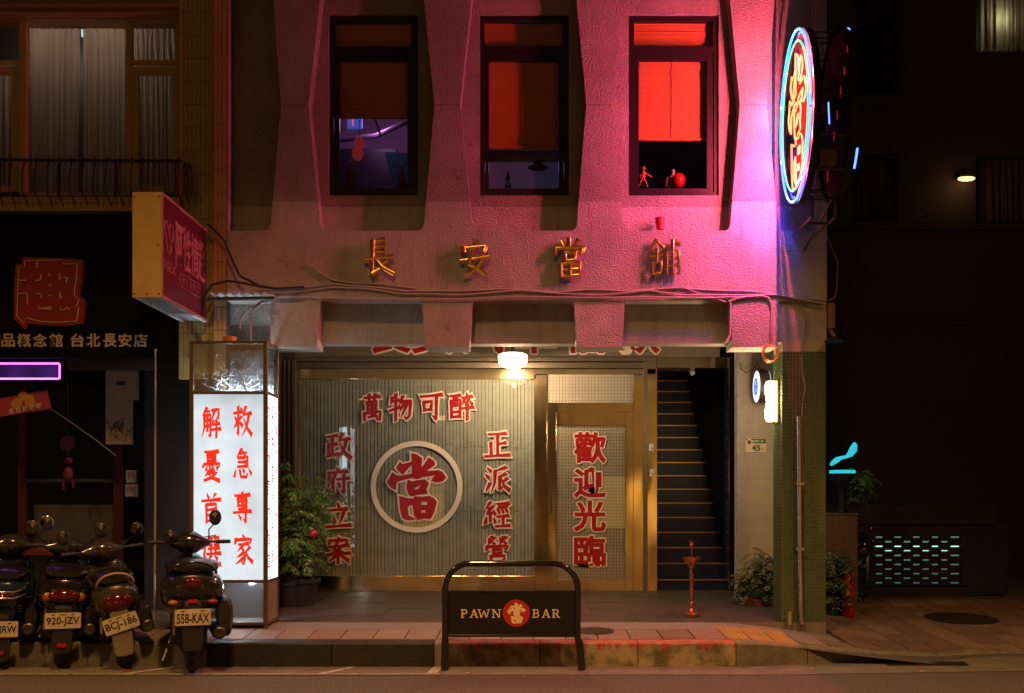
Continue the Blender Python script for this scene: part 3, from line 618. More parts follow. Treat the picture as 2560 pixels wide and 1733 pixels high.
for k in range(5):
    p = Vector((SX0 + .10, yc - .3 + k * .15, zc - .5 + .2 * k)); one('ballast_box', lambda m: m.box(p.x, p.x + .14, p.y, p.y + .1, p.z, p.z + .12), ssm, parent=neon)
one('transformer_box', lambda m: (m.box(SX0 + .06, SX0 + .16, 8.95, 9.05, zc - .42, zc - .22)), M('transformer_beige', (.45, .36, .24), .6), parent=neon)
one('mounting_bracket', lambda m: (m.tube([(SX0 + .1, 9.28, zc + .5), (SX0 + .1, 9.0, zc + .5)], .02, 6)), M('bracket_steel', (.05, .04, .035), .5, .6), parent=neon)
one('mounting_bracket', lambda m: (m.tube([(SX0 + .1, 9.28, zc - .3), (SX0 + .1, 9.0, zc - .3)], .02, 6)), M('bracket_steel'), parent=neon)
one('mounting_bracket', lambda m: (m.tube([(SX0 + .1, 8.5, zc - .70), (SX0 + .1, 8.5, zc - .88), (SX0 + .1, 9.28, zc - .88)], .016, 6), m.tube([(SX0 + .3, 8.5, zc - .70), (SX0 + .3, 8.5, zc - .88), (SX0 + .3, 9.28, zc - .88)], .016, 6), m.tube([(SX0 + .1, 8.7, zc - .88), (SX0 + .3, 8.7, zc - .88)], .014, 6), m.tube([(SX0 + .3, 8.6, zc - .7), (SX0 + .2, 9.1, zc - 1.02)], .01, 6)), M('bracket_steel', (.05, .04, .035), .5, .6), parent=neon)
def E_(name, col, s): return M(name, (.02, .02, .02), .3, emis=col, strength=s)
tb, tc, tg, tr_ = E_('tube_blue', (.05, .13, 1), 6), E_('tube_cyan', (.03, .42, 1), 3.2), E_('tube_green', (.04, 1, .42), 1.7), E_('tube_orange', (1, .16, .035), 5.2)
LX = SX0 - .030
m = MB()                                              # outer ring: blue low and near the wall, cyan to the street side
m.tube(oval(.985, 40, LX, math.radians(88), math.radians(-8)), .0105, 8, 1); m.tube(oval(.985, 40, LX, math.radians(92), math.radians(186)), .0105, 8, 0)
m.tube(oval(.985, 40, LX, math.radians(188), math.radians(352)), .0105, 8, 0)
m.build('neon_ring', [tb, tc], parent=neon, smooth=60)
m = MB(); m.tube(oval(.855, 60, LX, math.radians(-60), math.radians(296)), .008, 8, 0); m.build('neon_ring', tg, parent=neon, smooth=60)
# the character: each stroke outlined by a bent tube, on a red lacquer shape
m = MB(); mf = MB(); SU, SV, SN = Vector((0, -1, 0)), VV, Vector((-1, 0, 0)); ctr = Vector((SX0 + .02, yc, zc - .02)); sw_, sh_ = .62, 1.16
def tracepoly(q): return [ctr + SU * ((x - 762) / 1050 * sw_) + SV * ((775 - y) / 1050 * sh_) for x, y in q]
for k, q in enumerate(DANG):
    pts = tracepoly(q); pts = pts + [pts[0]]; m.tube([p + SN * (.030 + .004 * (k % 2)) for p in pts], .0075, 6)
    for h in DHOLE.get(k, []): hp = tracepoly(h); m.tube([p + SN * .034 for p in hp + [hp[0]]], .0062, 6)
put_dang(mf, ctr - SN * .012, sw_, sh_, 0, off=.05, lift=0, u=SU, v=SV, n=SN)
m.build('neon_character', tr_, parent=neon, smooth=60); mf.build('character_backing', face, parent=neon)
for a0, a1_ in ((106, 113), (214, 229)): one('neon_tube', lambda m: m.tube(oval(.985, 6, SX1 + .02, math.radians(a0), math.radians(a1_)), .009, 6), tb, parent=neon, smooth=60)
one('neon_tube', lambda m: m.tube([(SX0 + .15, 8.2, zc - .02), (SX0 + .155, 8.19, zc - .20)], .006, 6), tb, parent=neon, smooth=60)
for q in range(7): one('red_glow_block', lambda m: m.box(SX1 - .05, SX1 - .047, 8.2 + .09 * q, 8.222 + .09 * q, zc + .40 - q * .15, zc + .47 + rnd.uniform(-.01, .03) - q * .15), M('red_spill', (.3, .01, .01), .3, emis=(1, .02, .01), strength=.25), parent=neon)  # blocks glow on their own, standing in for red neon spill in the drum
# light given off by the tubes
for z_, y_, e in ((.50, 8.45, 1), (.25, 8.25, 1.2), (0, 8.3, 1.3), (-.25, 8.25, 1.2), (-.48, 8.5, 1)):
    p = Vector((SX0 - .04, y_, zc + z_)); o = lamp('neon_tube_light', 'POINT', p, e * NEON_R, (1, .085, .14), .003); o.parent = neon; o.location = p - origin(neon)
for ang, e, c_ in ((-60, 1, (.05, .05, 1)), (-110, 1.3, (.06, .06, 1)), (-20, .8, (.05, .07, 1)), (20, .5, (.12, .3, 1)), (90, .15, (.1, .7, 1)), (-80, .12, (.1, 1, .5))):
    p = Vector((LX - .012, yc + ry * .97 * math.cos(math.radians(ang)), zc + rz_ * .97 * math.sin(math.radians(ang))))
    o = lamp('neon_tube_light', 'POINT', p, e * NEON_B, c_, .004); o.parent = neon; o.location = p - origin(neon)

# ------------------------------------------------------------------ brass characters on the wall
def rounded_brush(mb, ch, c, w_, h_, r):
    for st in strokes(ch): mb.tube([c + VU * (p.x * w_) + VV * (p.y * h_) + VN * .018 for p, q in st], [r * max(q, .45) for p, q in st], 8, flat=.8)
for ch, px, py, desc in (('長', 949, 645, 'far from the neon, second storey wall above the lightbox'), ('安', 1187, 645, 'in three strokes like a seated figure under a roof'), ('當', 1424, 645, 'with a boxed field at its foot'), ('舖', 1661, 645, 'crowded with strokes, lit pink, nearest the neon sign')):
    c = P(px, py, DF - .035)
    t = thing('brass_character', c, 'polished brass character ' + desc, 'wall letter', 'brass characters on the facade')
    m = MB()
    if ch == '當':
        for q in DANG:
            pts = [c + VU * ((x - 762) / 1050 * .33) + VV * ((775 - y) / 1050 * .34) for x, y in q]
        BRD = 's48 0 48 22;d24 6 32 20;p76 4 64 18;z6 44 10 26 94 24 84 42;s34 38 36 58;z34 38 68 36 64 56;h36 58 66 56;s22 66 24 100;z22 67 80 64 76 98;h26 98 76 96;h28 82 76 80;s50 66 50 98'
        BR['當'] = BRD
    rounded_brush(m, ch, c, .31, .355, .0245 if ch != '舖' else .0185); m.build('raised_stroke', gold, parent=t, smooth=60)
    m = MB()
    for a, q in ((-.08, .08), (.08, -.08)): m.tube([c + Vector((a, 0, q)), c + Vector((a, .036, q))], .004, 6)
    m.build('standoff_pin', dark_m, parent=t)

# ------------------------------------------------------------------ cables along the facade
def wavy(pts, d, amp=.004, sd=0, n_=6):
    r = random.Random(sd); out = []
    for i in range(len(pts) - 1):
        for j in range(n_):
            t = j / n_; a, q = pts[i], pts[i + 1]; p = P(a[0] + (q[0] - a[0]) * t, a[1] + (q[1] - a[1]) * t, d); p.z += r.uniform(-amp, amp) * .5; out.append(p)
    out.append(P(*pts[-1], d)); return out
def cable(pts, d, r, mat, label, n_=5, amp=.002, clips=True, sd=1, name='wall_cable'):
    m = MB(); pp = wavy(pts, d, amp, sd, n_); m.tube(pp, r, 7); o = m.build(name, mat, smooth=60, label=label, cat='cable')
    if clips:
        for p in pp[4::9]: one('clip', lambda m: m.box(p.x - .004, p.x + .004, p.y - r * 1.3, p.y + r * 1.2, p.z - r * 1.5, p.z + r * 1.5), mat, parent=o, local=True)
    return o
G = 'cables clipped along the facade'
for k, (pts, r, lab) in enumerate([
    ([(640, 727), (740, 722), (830, 711), (930, 718), (1010, 728), (1160, 728), (1260, 723), (1390, 731), (1480, 724), (1560, 728), (1700, 721), (1780, 726), (1880, 729), (1990, 742), (2064, 752)], .0085, 'uppermost painted cable running the whole facade width under the brass characters'),
    ([(640, 733), (740, 731), (830, 718), (920, 722), (1000, 735), (1160, 737), (1300, 726), (1400, 734), (1500, 739), (1620, 726), (1700, 738), (1860, 738), (1940, 737), (2064, 760)], .0095, 'middle painted cable sagging between its clips across the facade'),
    ([(640, 751), (700, 742), (760, 740), (900, 746), (1060, 748), (1180, 748), (1290, 742), (1480, 745), (1620, 743), (1780, 745), (1900, 741)], .0085, 'lowest painted cable lying along the bottom edge of the band'),
    ([(776, 660), (800, 682), (830, 700), (880, 708), (960, 711), (1040, 722)], .0075, 'short painted cable leaving the wall below a dark patch by the first character'),
    ([(1640, 723), (1706, 719), (1740, 731), (1790, 747), (1816, 756)], .0075, 'painted cable crossing over the others and dropping to the beam recess'),
    ([(1822, 755), (1840, 747), (1870, 742), (1905, 740), (1922, 745), (1930, 765), (1928, 830), (1928, 862)], .010, 'painted conduit bending down at the right pier above the coiled wire')]):
    cable(pts, DF - .012 - .006 * (k % 3), r, cable_m, lab, sd=k)['group'] = G
one('hanging_wire', lambda m: m.tube(wavy([(1827, 756), (1826, 800), (1825, 840), (1814, 858)], DF - .02, .003, 3), .012, 6), cable_m, label='bundle of wires dropping inside the pier edge beside the last panel', cat='wire')
cable([(520, 560), (560, 600), (585, 660), (600, 690), (650, 716), (690, 722), (760, 718)], DF - .12, .012, cable_dark, 'thick black cable swooping from behind the magenta sign to the facade', clips=False)
cable([(505, 790), (512, 740), (530, 712), (570, 702), (640, 714)], DF - .16, .010, cable_dark, 'black cable arching over the small corrugated canopy', clips=False)
cable([(2067, 590), (2080, 620), (2094, 655), (2092, 720), (2086, 745), (2072, 752)], DF + .05, .006, M('pink_cable', (.30, .12, .12), .5), 'thin loose cable bulging off the corner of the building', clips=False, name='corner_cable')
m = MB(); m.tube([P(2076, 760, 9.2), P(2076, 822, 9.2)], .045); m.tube([P(2074, 822, 9.2), P(2090, 850, 9.1)], .02, 6)
t = thing('corner_junction_box', P(2076, 822, 9.2), 'brown conduit and small downward lamp at the corner of the building', 'conduit')
m.build('conduit', M('conduit_brown', (.22, .11, .08), .5), parent=t, smooth=40); one('shade', lambda m: m.lathe([(.09, 0), (.085, .01), (.02, .05)], P(2085, 855, 9.1), 16), dark_m, parent=t)
m = MB()
for k in range(5):
    cx_ = P(1925, 884, 9.12); rr_ = .085 - k * .004
    m.tube([cx_ + Vector((rr_ * (.78 + .05 * k) * math.sin(2 * math.pi * j / 24) + (k - 2) * .004, -.006 * k, rr_ * math.cos(2 * math.pi * j / 24) * 1.0)) for j in range(25)], .0035, 6)
m.tube([P(1928, 830, 9.11), P(1930, 850, 9.11), P(1935, 868, 9.11)], .004, 6)
m.build('coiled_wire', M('orange_wire', (.55, .22, .06), .45), smooth=60, label='coil of orange wire hanging from the pier by the wall lamp', cat='wire')
cable([(1945, 745), (1990, 752), (2018, 785), (2022, 805), (2012, 850), (2002, 905), (2012, 960), (2010, 990), (2004, 1020), (2004, 1042)], 9.15, .005, M('pale_wire', (.30, .26, .20), .5), 'thin pale wire snaking down the mosaic pillar to the steel pipe', clips=False, amp=.004, name='thin_wire')
cable([(2008, 900), (2001, 930), (2014, 970), (2006, 1010), (2006, 1160), (2010, 1210)], 9.145, .0035, M('pale_wire'), 'second thinner wire hanging in front of the mosaic pillar', clips=False, amp=.003, name='thin_wire')
t = thing('steel_pipe', P(2000, 1558, 9.13), 'shiny steel conduit pipe standing up the mosaic pillar', 'pipe')
one('pipe', lambda m: m.tube([P(1998, 1041, 9.12), P(2000, 1400, 9.12), P(2003, 1545, 9.12), P(2006, 1562, 9.10)], .024, 12), M('galvanised', (.62, .58, .54), .25, .9), parent=t, smooth=50)
one('pipe_clamp', lambda m: [m.box(X(1990, 9.1), X(2010, 9.1), 9.09, 9.165, Z(q + 3, 9.1), Z(q - 3, 9.1)) for q in (1210, 1373)], M('galvanised'), parent=t)
one('short_pipe', lambda m: m.tube([P(1975, 1562, 9.1), P(1975, 1530, 9.1)], .017, 8), M('rusty_stub', (.34, .26, .18), .6), smooth=50, label='short capped pipe stub at the foot of the mosaic pillar', cat='pipe')

# ------------------------------------------------------------------ lightbox
LD0, LD1 = 8.83, 9.26; lx0, lx1 = X(473, LD0), X(668, LD0)
lb = thing('pawnshop_lightbox', (lx0, LD0, gz(lx0, LD0)), 'tall white illuminated lightbox with red brush characters standing on the sidewalk', 'lightbox')
frm = M('lightbox_frame', (.21, .15, .09), .4, .7, var=(20, (.14, .10, .06), .2))
zg = Z(1575, LD0)
def zl(py): return Z(py, LD0)
m = MB(); fw = .036
zs = [zl(852), zl(978), zl(1450), zl(1556)]
for x in (lx0, lx1 - fw):
    for y in (LD0, LD1 - fw): m.box(x, x + fw, y, y + fw, zg - .02 if y < 9 else zg, zs[0])
for z in zs:
    for y in (LD0 + .002, LD1 - fw - .002): m.box(lx0 + fw, lx1 - fw, y, y + fw, z - fw * .75, z)
    for x in (lx0 + .002, lx1 - fw - .002): m.box(x, x + fw, LD0 + fw, LD1 - fw, z - fw * .75, z)
m.build('frame', frm, parent=lb, bevel=.003)
lit = M('lit_acrylic', (.12, .12, .12), .3, emis=(.80, .93, 1), strength=.93)
n, l, b = nodes_of(lit)                                # tubes behind the acrylic: a little uneven
g = n.new('ShaderNodeNewGeometry'); sp = n.new('ShaderNodeSeparateXYZ'); l.new(g.outputs['Position'], sp.inputs[0])
r = n.new('ShaderNodeMapRange'); r.inputs[1].default_value = zl(1030); r.inputs[2].default_value = zl(987); r.inputs[3].default_value = .86; r.inputs[4].default_value = .62; l.new(sp.outputs['Z'], r.inputs[0])
tn = n.new('ShaderNodeTexNoise'); tn.inputs['Scale'].default_value = 3.2; tn.inputs['Detail'].default_value = 2; l.new(g.outputs['Position'], tn.inputs['Vector'])
tr2 = n.new('ShaderNodeMapRange'); tr2.inputs[1].default_value = .3; tr2.inputs[2].default_value = .7; tr2.inputs[3].default_value = .82; tr2.inputs[4].default_value = 1.12; l.new(tn.outputs['Fac'], tr2.inputs[0])
tm = n.new('ShaderNodeMath'); tm.operation = 'MULTIPLY'; l.new(r.outputs[0], tm.inputs[0]); l.new(tr2.outputs[0], tm.inputs[1]); l.new(tm.outputs[0], b.inputs['Emission Strength'])
z0_, z1_ = zs[2], zs[1] - fw * .75
pf = one('lit_panel', lambda m: m.box(lx0 + fw, lx1 - fw, LD0 + .012, LD0 + .03, z0_, z1_), lit, parent=lb)
lit2 = M('lit_acrylic_side', (.3, .3, .3), .3, emis=(.76, .90, 1), strength=3.4)
lit3 = M('lit_acrylic_back', (.3, .3, .3), .3, emis=(.76, .90, 1), strength=7)
ps = one('lit_panel', lambda m: m.box(lx1 - .02, lx1 - .006, LD0 + fw, LD1 - fw, z0_, z1_), lit2, parent=lb)
one('lit_panel', lambda m: m.box(lx0 + .006, lx0 + .02, LD0 + fw, LD1 - fw, z0_, z1_), lit, parent=lb)
one('lit_panel', lambda m: m.box(lx0 + fw, lx1 - fw, LD1 - .02, LD1 - .008, z0_, z1_), lit3, parent=lb)
redlit = M('red_translucent', (.5, .02, .01), .4, emis=(1, .035, .012), strength=.75)
for ch, px, py in list(zip('解憂首選', (527, 528, 527, 527), (1057, 1165, 1272, 1380))) + list(zip('救急專家', (605, 606, 605, 607), (1054, 1160, 1269, 1374))):
    m = MB(); put_brush(m, ch, P(px, py, LD0), .165, .26, .135, 0, lift=-.009); m.build('letter', redlit, parent=pf)
m = MB()
for k, col_ in enumerate(('救急專家免留車', '長安當舖借款', '解憂首選政府立案')):
    for j, ch in enumerate(col_):
        hh = (z1_ - z0_) / (len(col_) + .4); put_type(m, ch, (lx1 - .004, LD0 + .085 + k * .125, z1_ - hh * (j + .7)), .075, hh * .66, 0, off=.0204, u=Vector((0, 1, 0)), v=VV, n=Vector((1, 0, 0)))
m.build('lettering', redlit, parent=ps)
meshm = M('perforated_zinc', (.42, .42, .40), .4, .8)
for i, (za, zb) in enumerate(((zs[1], zs[0] - fw * .75), (zs[3], zs[2] - fw * .75))):
    m = MB(); pit = .0155; x = lx0 + fw
    nz_ = int((zb - za) / pit * 1.0); nx_ = int((lx1 - lx0 - 2 * fw) / pit)
    W_, H_ = lx1 - lx0 - 2 * fw, zb - za; t_ = .0027
    q = 0.0
    lines = []
    s = -H_
    while s < W_:
        a, b_ = max(s, 0), min(s + H_, W_)
        if b_ > a: lines.append(((a, a - s), (b_, b_ - s))); lines.append(((a, H_ - (a - s)), (b_, H_ - (b_ - s))))
        s += pit
    for (xa, ya), (xb, yb_) in lines:
        dx, dy = xb - xa, yb_ - ya; L = math.hypot(dx, dy); nx, ny = -dy / L * t_, dx / L * t_
        m.add([(x + xa + nx, LD0 + .014, za + ya + ny), (x + xa - nx, LD0 + .014, za + ya - ny), (x + xb - nx, LD0 + .014, za + yb_ - ny), (x + xb + nx, LD0 + .014, za + yb_ + ny)], [(0, 1, 2, 3)])
    tag(m.build('wire_mesh', meshm, parent=lb), kind='stuff')
sg = M('stained_glass_panel', (.30, .28, .22), .35, var=(14, (.16, .11, .05), .2))
one('side_panel', lambda m: m.box(lx1 - .018, lx1 - .008, LD0 + fw, LD1 - fw, zs[3], zs[2] - fw * .75), sg, parent=lb)
one('side_pane', lambda m: m.box(lx1 - .018, lx1 - .008, LD0 + fw, LD1 - fw, zs[1], zs[0] - fw * .75), glass_mat('lightbox_side_glass', (.8, .85, .82), .2), parent=lb)
one('bottom_tray', lambda m: m.box(lx0 + fw, lx1 - fw, LD0 + fw, LD1 - fw, zs[3] - .02, zs[3] - .01), M('tray_zinc', (.4, .42, .45), .4, .6), parent=lb)
one('back_plate', lambda m: m.box(lx0 + fw, lx1 - fw, LD1 - .05, LD1 - .04, zs[1], zs[0] - .03), M('foil_back', (.22, .22, .23), .4, .5, bump=(9, .8, .05, 3)), parent=lb)
m = MB(); r_ = random.Random(5)
for k in range(16):
    a = Vector((r_.uniform(lx0 + .08, lx1 - .08), r_.uniform(8.95, 9.15), zs[1] + .02)); p = [a]
    for j in range(9): p.append(p[-1] + Vector((r_.uniform(-.06, .07), r_.uniform(-.02, .02), r_.uniform(-.01, .055))))
    m.tube([Vector((min(max(q.x, lx0 + .05), lx1 - .05), q.y, min(q.z, zs[0] - .05))) for q in p], r_.choice((.003, .005, .008)), 5)
m.build('tangled_wires', M('grey_wire', (.35, .36, .38), .4), parent=lb, smooth=60)
for q in (-.1, .15):
    o = lamp('lightbox_tube_light', 'POINT', (0, 0, 0), 10, (.70, .86, 1), .02); o.parent = lb; o.location = Vector(((lx0 + lx1) / 2 + q, 9.05, zs[1] + .05)) - origin(lb)
o = lamp('lightbox_tube_light', 'POINT', (0, 0, 0), 16, (.75, .9, 1), .03); o.parent = lb; o.location = Vector(((lx0 + lx1) / 2, 9.05, zs[2] - .08)) - origin(lb)
one('orange_bucket', lambda m: m.lathe([(.055, 0), (.06, .04), (.062, .05)], (X(570, 8.9), 8.95, zs[0] + .001), 14), M('orange_paint', (.6, .18, .04), .5), label='small orange tub standing on top of the lightbox', cat='tub')
m = MB(); zc_ = Z(738, 9.0)
for k in range(40):
    a = X(530, 9.0) + k * .014; b_ = a + .014; za, zb = zc_ + .012 * math.sin(k * 1.1) , zc_ + .012 * math.sin((k + 1) * 1.1)
    m.add([(a, 8.9, za), (b_, 8.9, zb), (b_, 9.14, zb + .02), (a, 9.14, za + .02), (a, 8.9, za - .006), (b_, 8.9, zb - .006), (b_, 9.14, zb + .014), (a, 9.14, za + .014)], [(0, 1, 2, 3), (7, 6, 5, 4), (4, 5, 1, 0)])
t = thing('corrugated_canopy', (X(600, 9), 9.0, zc_), 'little corrugated plastic canopy above the lightbox', 'canopy')
m.build('corrugated_sheet', M('fibreglass_sheet', (.45, .44, .42), .5), parent=t, smooth=50)
one('canopy_rail', lambda m: m.tube([(X(525, 9), 8.93, zc_ - .05), (X(690, 9), 8.93, zc_ - .04)], .016, 8), dark_m, parent=t)
for k, pts in enumerate([[(600, 820), (602, 800), (620, 775), (660, 750), (690, 742)], [(628, 850), (626, 800), (632, 775), (655, 757), (690, 748)], [(694, 742), (698, 770), (704, 800)], [(535, 735), (542, 770), (545, 795)]]):
    one('hanging_cable', lambda m: m.tube(wavy(pts, 9.02, .003, k), .009 if k < 2 else .005, 6), M('grey_wire'), smooth=60, cat='cable', label=('outer pale cable curving from the canopy to the orange tub', 'inner pale cable dropping from the canopy into the wire mesh top', 'short wire end dangling at the right tip of the canopy rail', 'short wire end dangling at the left end of the corrugated canopy')[k])


# ------------------------------------------------------------------ arcade lamps, round sign, number plate
GL = M('lamp_glass_warm', (.8, .7, .5), .3, emis=(1, .72, .36), strength=5)
t = thing('ceiling_lamp', (X(1282, 10.36), 10.36, 2.83), 'round ribbed glass lamp glowing warm under the arcade ceiling', 'lamp')
c = P(1282, 900, 10.36)
one('glass_bowl', lambda m: m.lathe([(.02, -.085), (.09, -.078), (.135, -.055), (.150, -.025), (.152, -.004), (.158, -.002), (.158, .006), (.152, .008), (.155, .03), (.15, .05), (.12, .065)], c, 32), GL, parent=t, smooth=50)
one('metal_band', lambda m: m.lathe([(.1585, -.003), (.162, -.003), (.162, .007), (.1585, .007)], c, 32), brass_dim, parent=t)
one('stem', lambda m: m.tube([c + Vector((0, 0, .06)), (c.x, c.y, 3.3)], .02, 10), dark_m, parent=t)
o = lamp('ceiling_lamp_light', 'POINT', c, 88, (1, .70, .40), .012); o.parent = t; o.location = c - Vector((0, 0, .10)) - origin(t)
t = thing('wall_lamp', (X(1940, 9.3), 9.33, Z(1005, 9.3)), 'bright frosted glass wall lamp on the inner side of the mosaic pillar', 'lamp')
wx = px0 - .012; zA, zB = Z(1054, 9.33), Z(954, 9.33)
m = MB(); prof = [(0, .040), (.12, .058), (.3, .052), (.5, .040), (.7, .052), (.88, .058), (1, .042)]
m.tube([(wx - .052, 9.33, zA + (zB - zA) * a) for a, r in prof], [r for a, r in prof], 16); m.build('glass_tube', M('lamp_glass_bright', (.8, .7, .5), .3, emis=(1, .80, .50), strength=11), parent=t, smooth=60)
m = MB(); m.box(wx - .012, wx + .010, 9.26, 9.42, zA - .02, zB + .02); m.build('back_plate', gold, parent=t, bevel=.004)
o = lamp('wall_lamp_light', 'POINT', (0, 0, 0), 30, (1, .66, .32), .04); o.parent = t; o.location = Vector((wx - .15, 9.34, (zA + zB) / 2)) - origin(t)
RX0, RX1, ryc, rzc, rr0 = 2.302, 2.41, 9.91, Z(967, 9.91), .163
t = thing('round_hanging_sign', (RX0, ryc, rzc + rr0), 'round white illuminated sign with a blue centre hung beside the stair entrance', 'sign')
one('drum', lambda m: m.lathe([(rr0 - .004, RX0 + .004), (rr0, RX0 + .006), (rr0, RX1 - .006), (rr0 - .004, RX1 - .004)], (0, ryc, rzc), 36, axis='x'), dark_m, parent=t, smooth=40)
for x_, sg_ in ((RX0, -1), (RX1, 1)):
    fc = one('lit_face', lambda m: m.lathe([(rr0 - .006, x_), (rr0 - .02, x_ + sg_ * .004), (.001, x_ + sg_ * .006)], (0, ryc, rzc), 36, axis='x'), M('round_sign_lit', (.5, .5, .5), .3, emis=(.80, .90, 1), strength=1.25), parent=t, smooth=40)
    m = MB(); m.lathe([(.088, x_ + sg_ * .0075), (.001, x_ + sg_ * .008)], (0, ryc, rzc), 28, axis='x')
    uu = Vector((0, sg_, 0))
    for q_, s_ in (('當', .035), ('BAR', -.03)): put_type(m, q_, (x_ + sg_ * .0095, ryc, rzc + s_), .07, .045, 1, off=.02, u=uu, v=VV, n=Vector((sg_, 0, 0)))
    m.build('blue_emblem', [M('blue_lit', (.02, .1, .5), .3, emis=(.02, .18, .95), strength=.9), M('pale_lit', (.5, .6, .8), .3, emis=(.5, .7, 1), strength=.7)], parent=fc)
one('hanging_bracket', lambda m: m.box(RX0 + .03, RX0 + .075, ryc - .03, ryc + .03, rzc + rr0, 3.29), dark_m, parent=t)
one('loose_wire', lambda m: m.tube([P(1850, 905, 10.3), P(1852, 922, 10.3), P(1866, 932, 10.3), P(1885, 922, 10.3), P(1900, 900, 10.2)], .005, 6), cable_dark, smooth=60, label='thin dark wire drooping beside the bracket of the round sign', cat='wire')
d = 10.468; t = one('house_number_plate', lambda m: m.pbox(1864, 1916, 1096, 1131, d, .005), M('plate_cream', (.60, .52, .42), .4), label='green and cream house number plate reading 45 on the white mosaic wall', cat='number plate')
m = MB(); m.pbox(1865, 1915, 1097, 1109, d - .001, .001); m.lathe([(.034, -.0015), (.001, -.0018)], P(1873, 1106, d - .001), 20, 1, axis='y'); m.lathe([(.024, -.0028), (.001, -.003)], P(1873, 1106, d - .001), 20, 2, axis='y')
put_type(m, '45', P(1890, 1120, d), .085, .058, 3, off=.03, lift=.003, shear=0); put_type(m, '長安東路一段', P(1893, 1103, d), .13, .022, 1, off=.02, lift=.0035)
put_type(m, '號', P(1907, 1123, d), .02, .02, 3, off=.02, lift=.003)
m.build('print', [M('plate_green', (.02, .16, .08), .4), M('plate_white', (.7, .65, .58), .4), M('plate_plum', (.25, .02, .04), .4), M('plate_digit', (.02, .06, .03), .4)], parent=t, local=True)
for k, (px, py) in enumerate(((1629, 1118), (1630, 1182))):
    t = thing('doorbell', P(px, py, DS), ('upper' if k == 0 else 'lower') + ' white doorbell button on the steel post by the stairs', 'doorbell')
    one('housing', lambda m: m.pbox(px - 5, px + 5, py - 9, py + 9, DS - .018, .018), plastic_w, parent=t, bevel=.003)
    one('button', lambda m: m.lathe([(.008, -.022), (.007, -.024)], P(px, py + 3, DS), 10, axis='y'), dark_m, parent=t)
t = thing('security_camera', P(1728, 925, 11.4), 'small white security camera above the stairs', 'camera')
one('camera_body', lambda m: m.tube([P(1722, 922, 11.4), P(1732, 934, 11.3)], .028, 12), plastic_w, parent=t, smooth=50)
one('mount', lambda m: m.tube([P(1726, 926, 11.4), P(1728, 905, 11.45)], .008, 6), plastic_w, parent=t)

# ------------------------------------------------------------------ barrier sign in the road
bd = 8.03
t = thing('barrier_sign', (X(1278, bd), bd, 0), 'glossy black tubular barrier with PAWN BAR panel standing at the kerb', 'barrier')
xl, xr, zt_ = X(1113, bd), X(1444, bd), Z(1409, bd); rad = .20; tr = .0265
pts = [Vector((xl, bd, .36))] + [Vector((xl, bd, zt_ - rad))] + [Vector((xl + rad - rad * math.cos(a), bd, zt_ - rad + rad * math.sin(a))) for a in [math.pi / 2 * k / 10 for k in range(1, 11)]] + \
      [Vector((xr - rad + rad * math.sin(a), bd, zt_ - rad + rad * math.cos(a))) for a in [math.pi / 2 * k / 10 for k in range(0, 11)]] + [Vector((xr, bd, .36))]
one('hoop', lambda m: m.tube(pts, tr, 16), black_gloss, parent=t, smooth=60)
for x_, dx in ((xl, -.002), (xr, .016)):
    one('leg', lambda m: m.tube([(x_, bd, .36), (x_, bd, .26), (x_ + dx, bd + .01, .22), (x_ + dx * 2, bd, .05), (x_ + dx * 2, bd, .0)], [.0268, .0275, .031, .0315, .033], 16), black_gloss, parent=t, smooth=60)
one('rail', lambda m: m.box(xl + tr, xr - tr, bd - .012, bd + .012, Z(1482, bd), Z(1476, bd)), black_gloss, parent=t, bevel=.004)
one('rail', lambda m: m.box(xl + tr, xr - tr, bd - .012, bd + .012, Z(1593, bd), Z(1587, bd)), black_gloss, parent=t, bevel=.004)
pn = one('panel', lambda m: m.box(xl + tr, xr - tr, bd - .006, bd + .006, Z(1587, bd) , Z(1482, bd)), M('panel_black', (.008, .006, .006), .25, coat=.3), parent=t)
m = MB(); c = P(1291, 1533, bd - .006); R_ = 34 * bd / F
m.add([c + VU * R_ * math.cos(2 * math.pi * j / 48) + VV * R_ * math.sin(2 * math.pi * j / 48) + VN * .0006 for j in range(48)], [tuple(range(48))], 0)
put_dang(m, c + VU * .001, .165, .165, 1, off=.012, lift=.001)
yb0, hh_ = 1534, 21 * bd / F
for ch, x0_, x1_ in (('P', 1152, 1171), ('A', 1174, 1196), ('W', 1194, 1225), ('N', 1229, 1253), ('B', 1331, 1350), ('A', 1354, 1376), ('R', 1380, 1400)):
    put_slab(m, ch, P((x0_ + x1_) / 2, yb0, bd - .006), (x1_ - x0_) * bd / F, hh_, 1, .0008)
m.build('print', [M('logo_red', (.42, .02, .012), .5), M('cream_print', (.80, .62, .34), .5)], parent=pn)

# ------------------------------------------------------------------ copper oil-lamp stand
od = 9.47; ox = X(1729, od); og = Z(1541, od); S = 1 / F * od
t = thing('copper_lamp_stand', (ox, od, og), 'copper oil lamp pedestal with a shallow bowl standing before the stairs', 'pedestal')
cop = M('copper', (.72, .30, .13), .22, .95, var=(14, (.45, .16, .07), .25), bump=(20, .15, .01, 3))
def lp(l_): return [(r * S, (1541 - y) * S) for r, y in l_]
one('base', lambda m: m.lathe(lp([(20, 1541), (21, 1537), (21, 1534), (16, 1530), (8, 1527), (5, 1520)]), (ox, od, og), 28), cop, parent=t, smooth=40)
one('stem', lambda m: m.lathe(lp([(5, 1520), (6, 1514), (6.5, 1508), (4.5, 1505), (6.5, 1501), (5, 1496), (6, 1492), (6.3, 1480), (5.5, 1470), (4.6, 1457), (5.5, 1455), (4.2, 1450), (4.2, 1446), (6, 1442), (5, 1438), (6, 1434), (4.2, 1428), (4, 1422)]), (ox, od, og), 20), cop, parent=t, smooth=40)
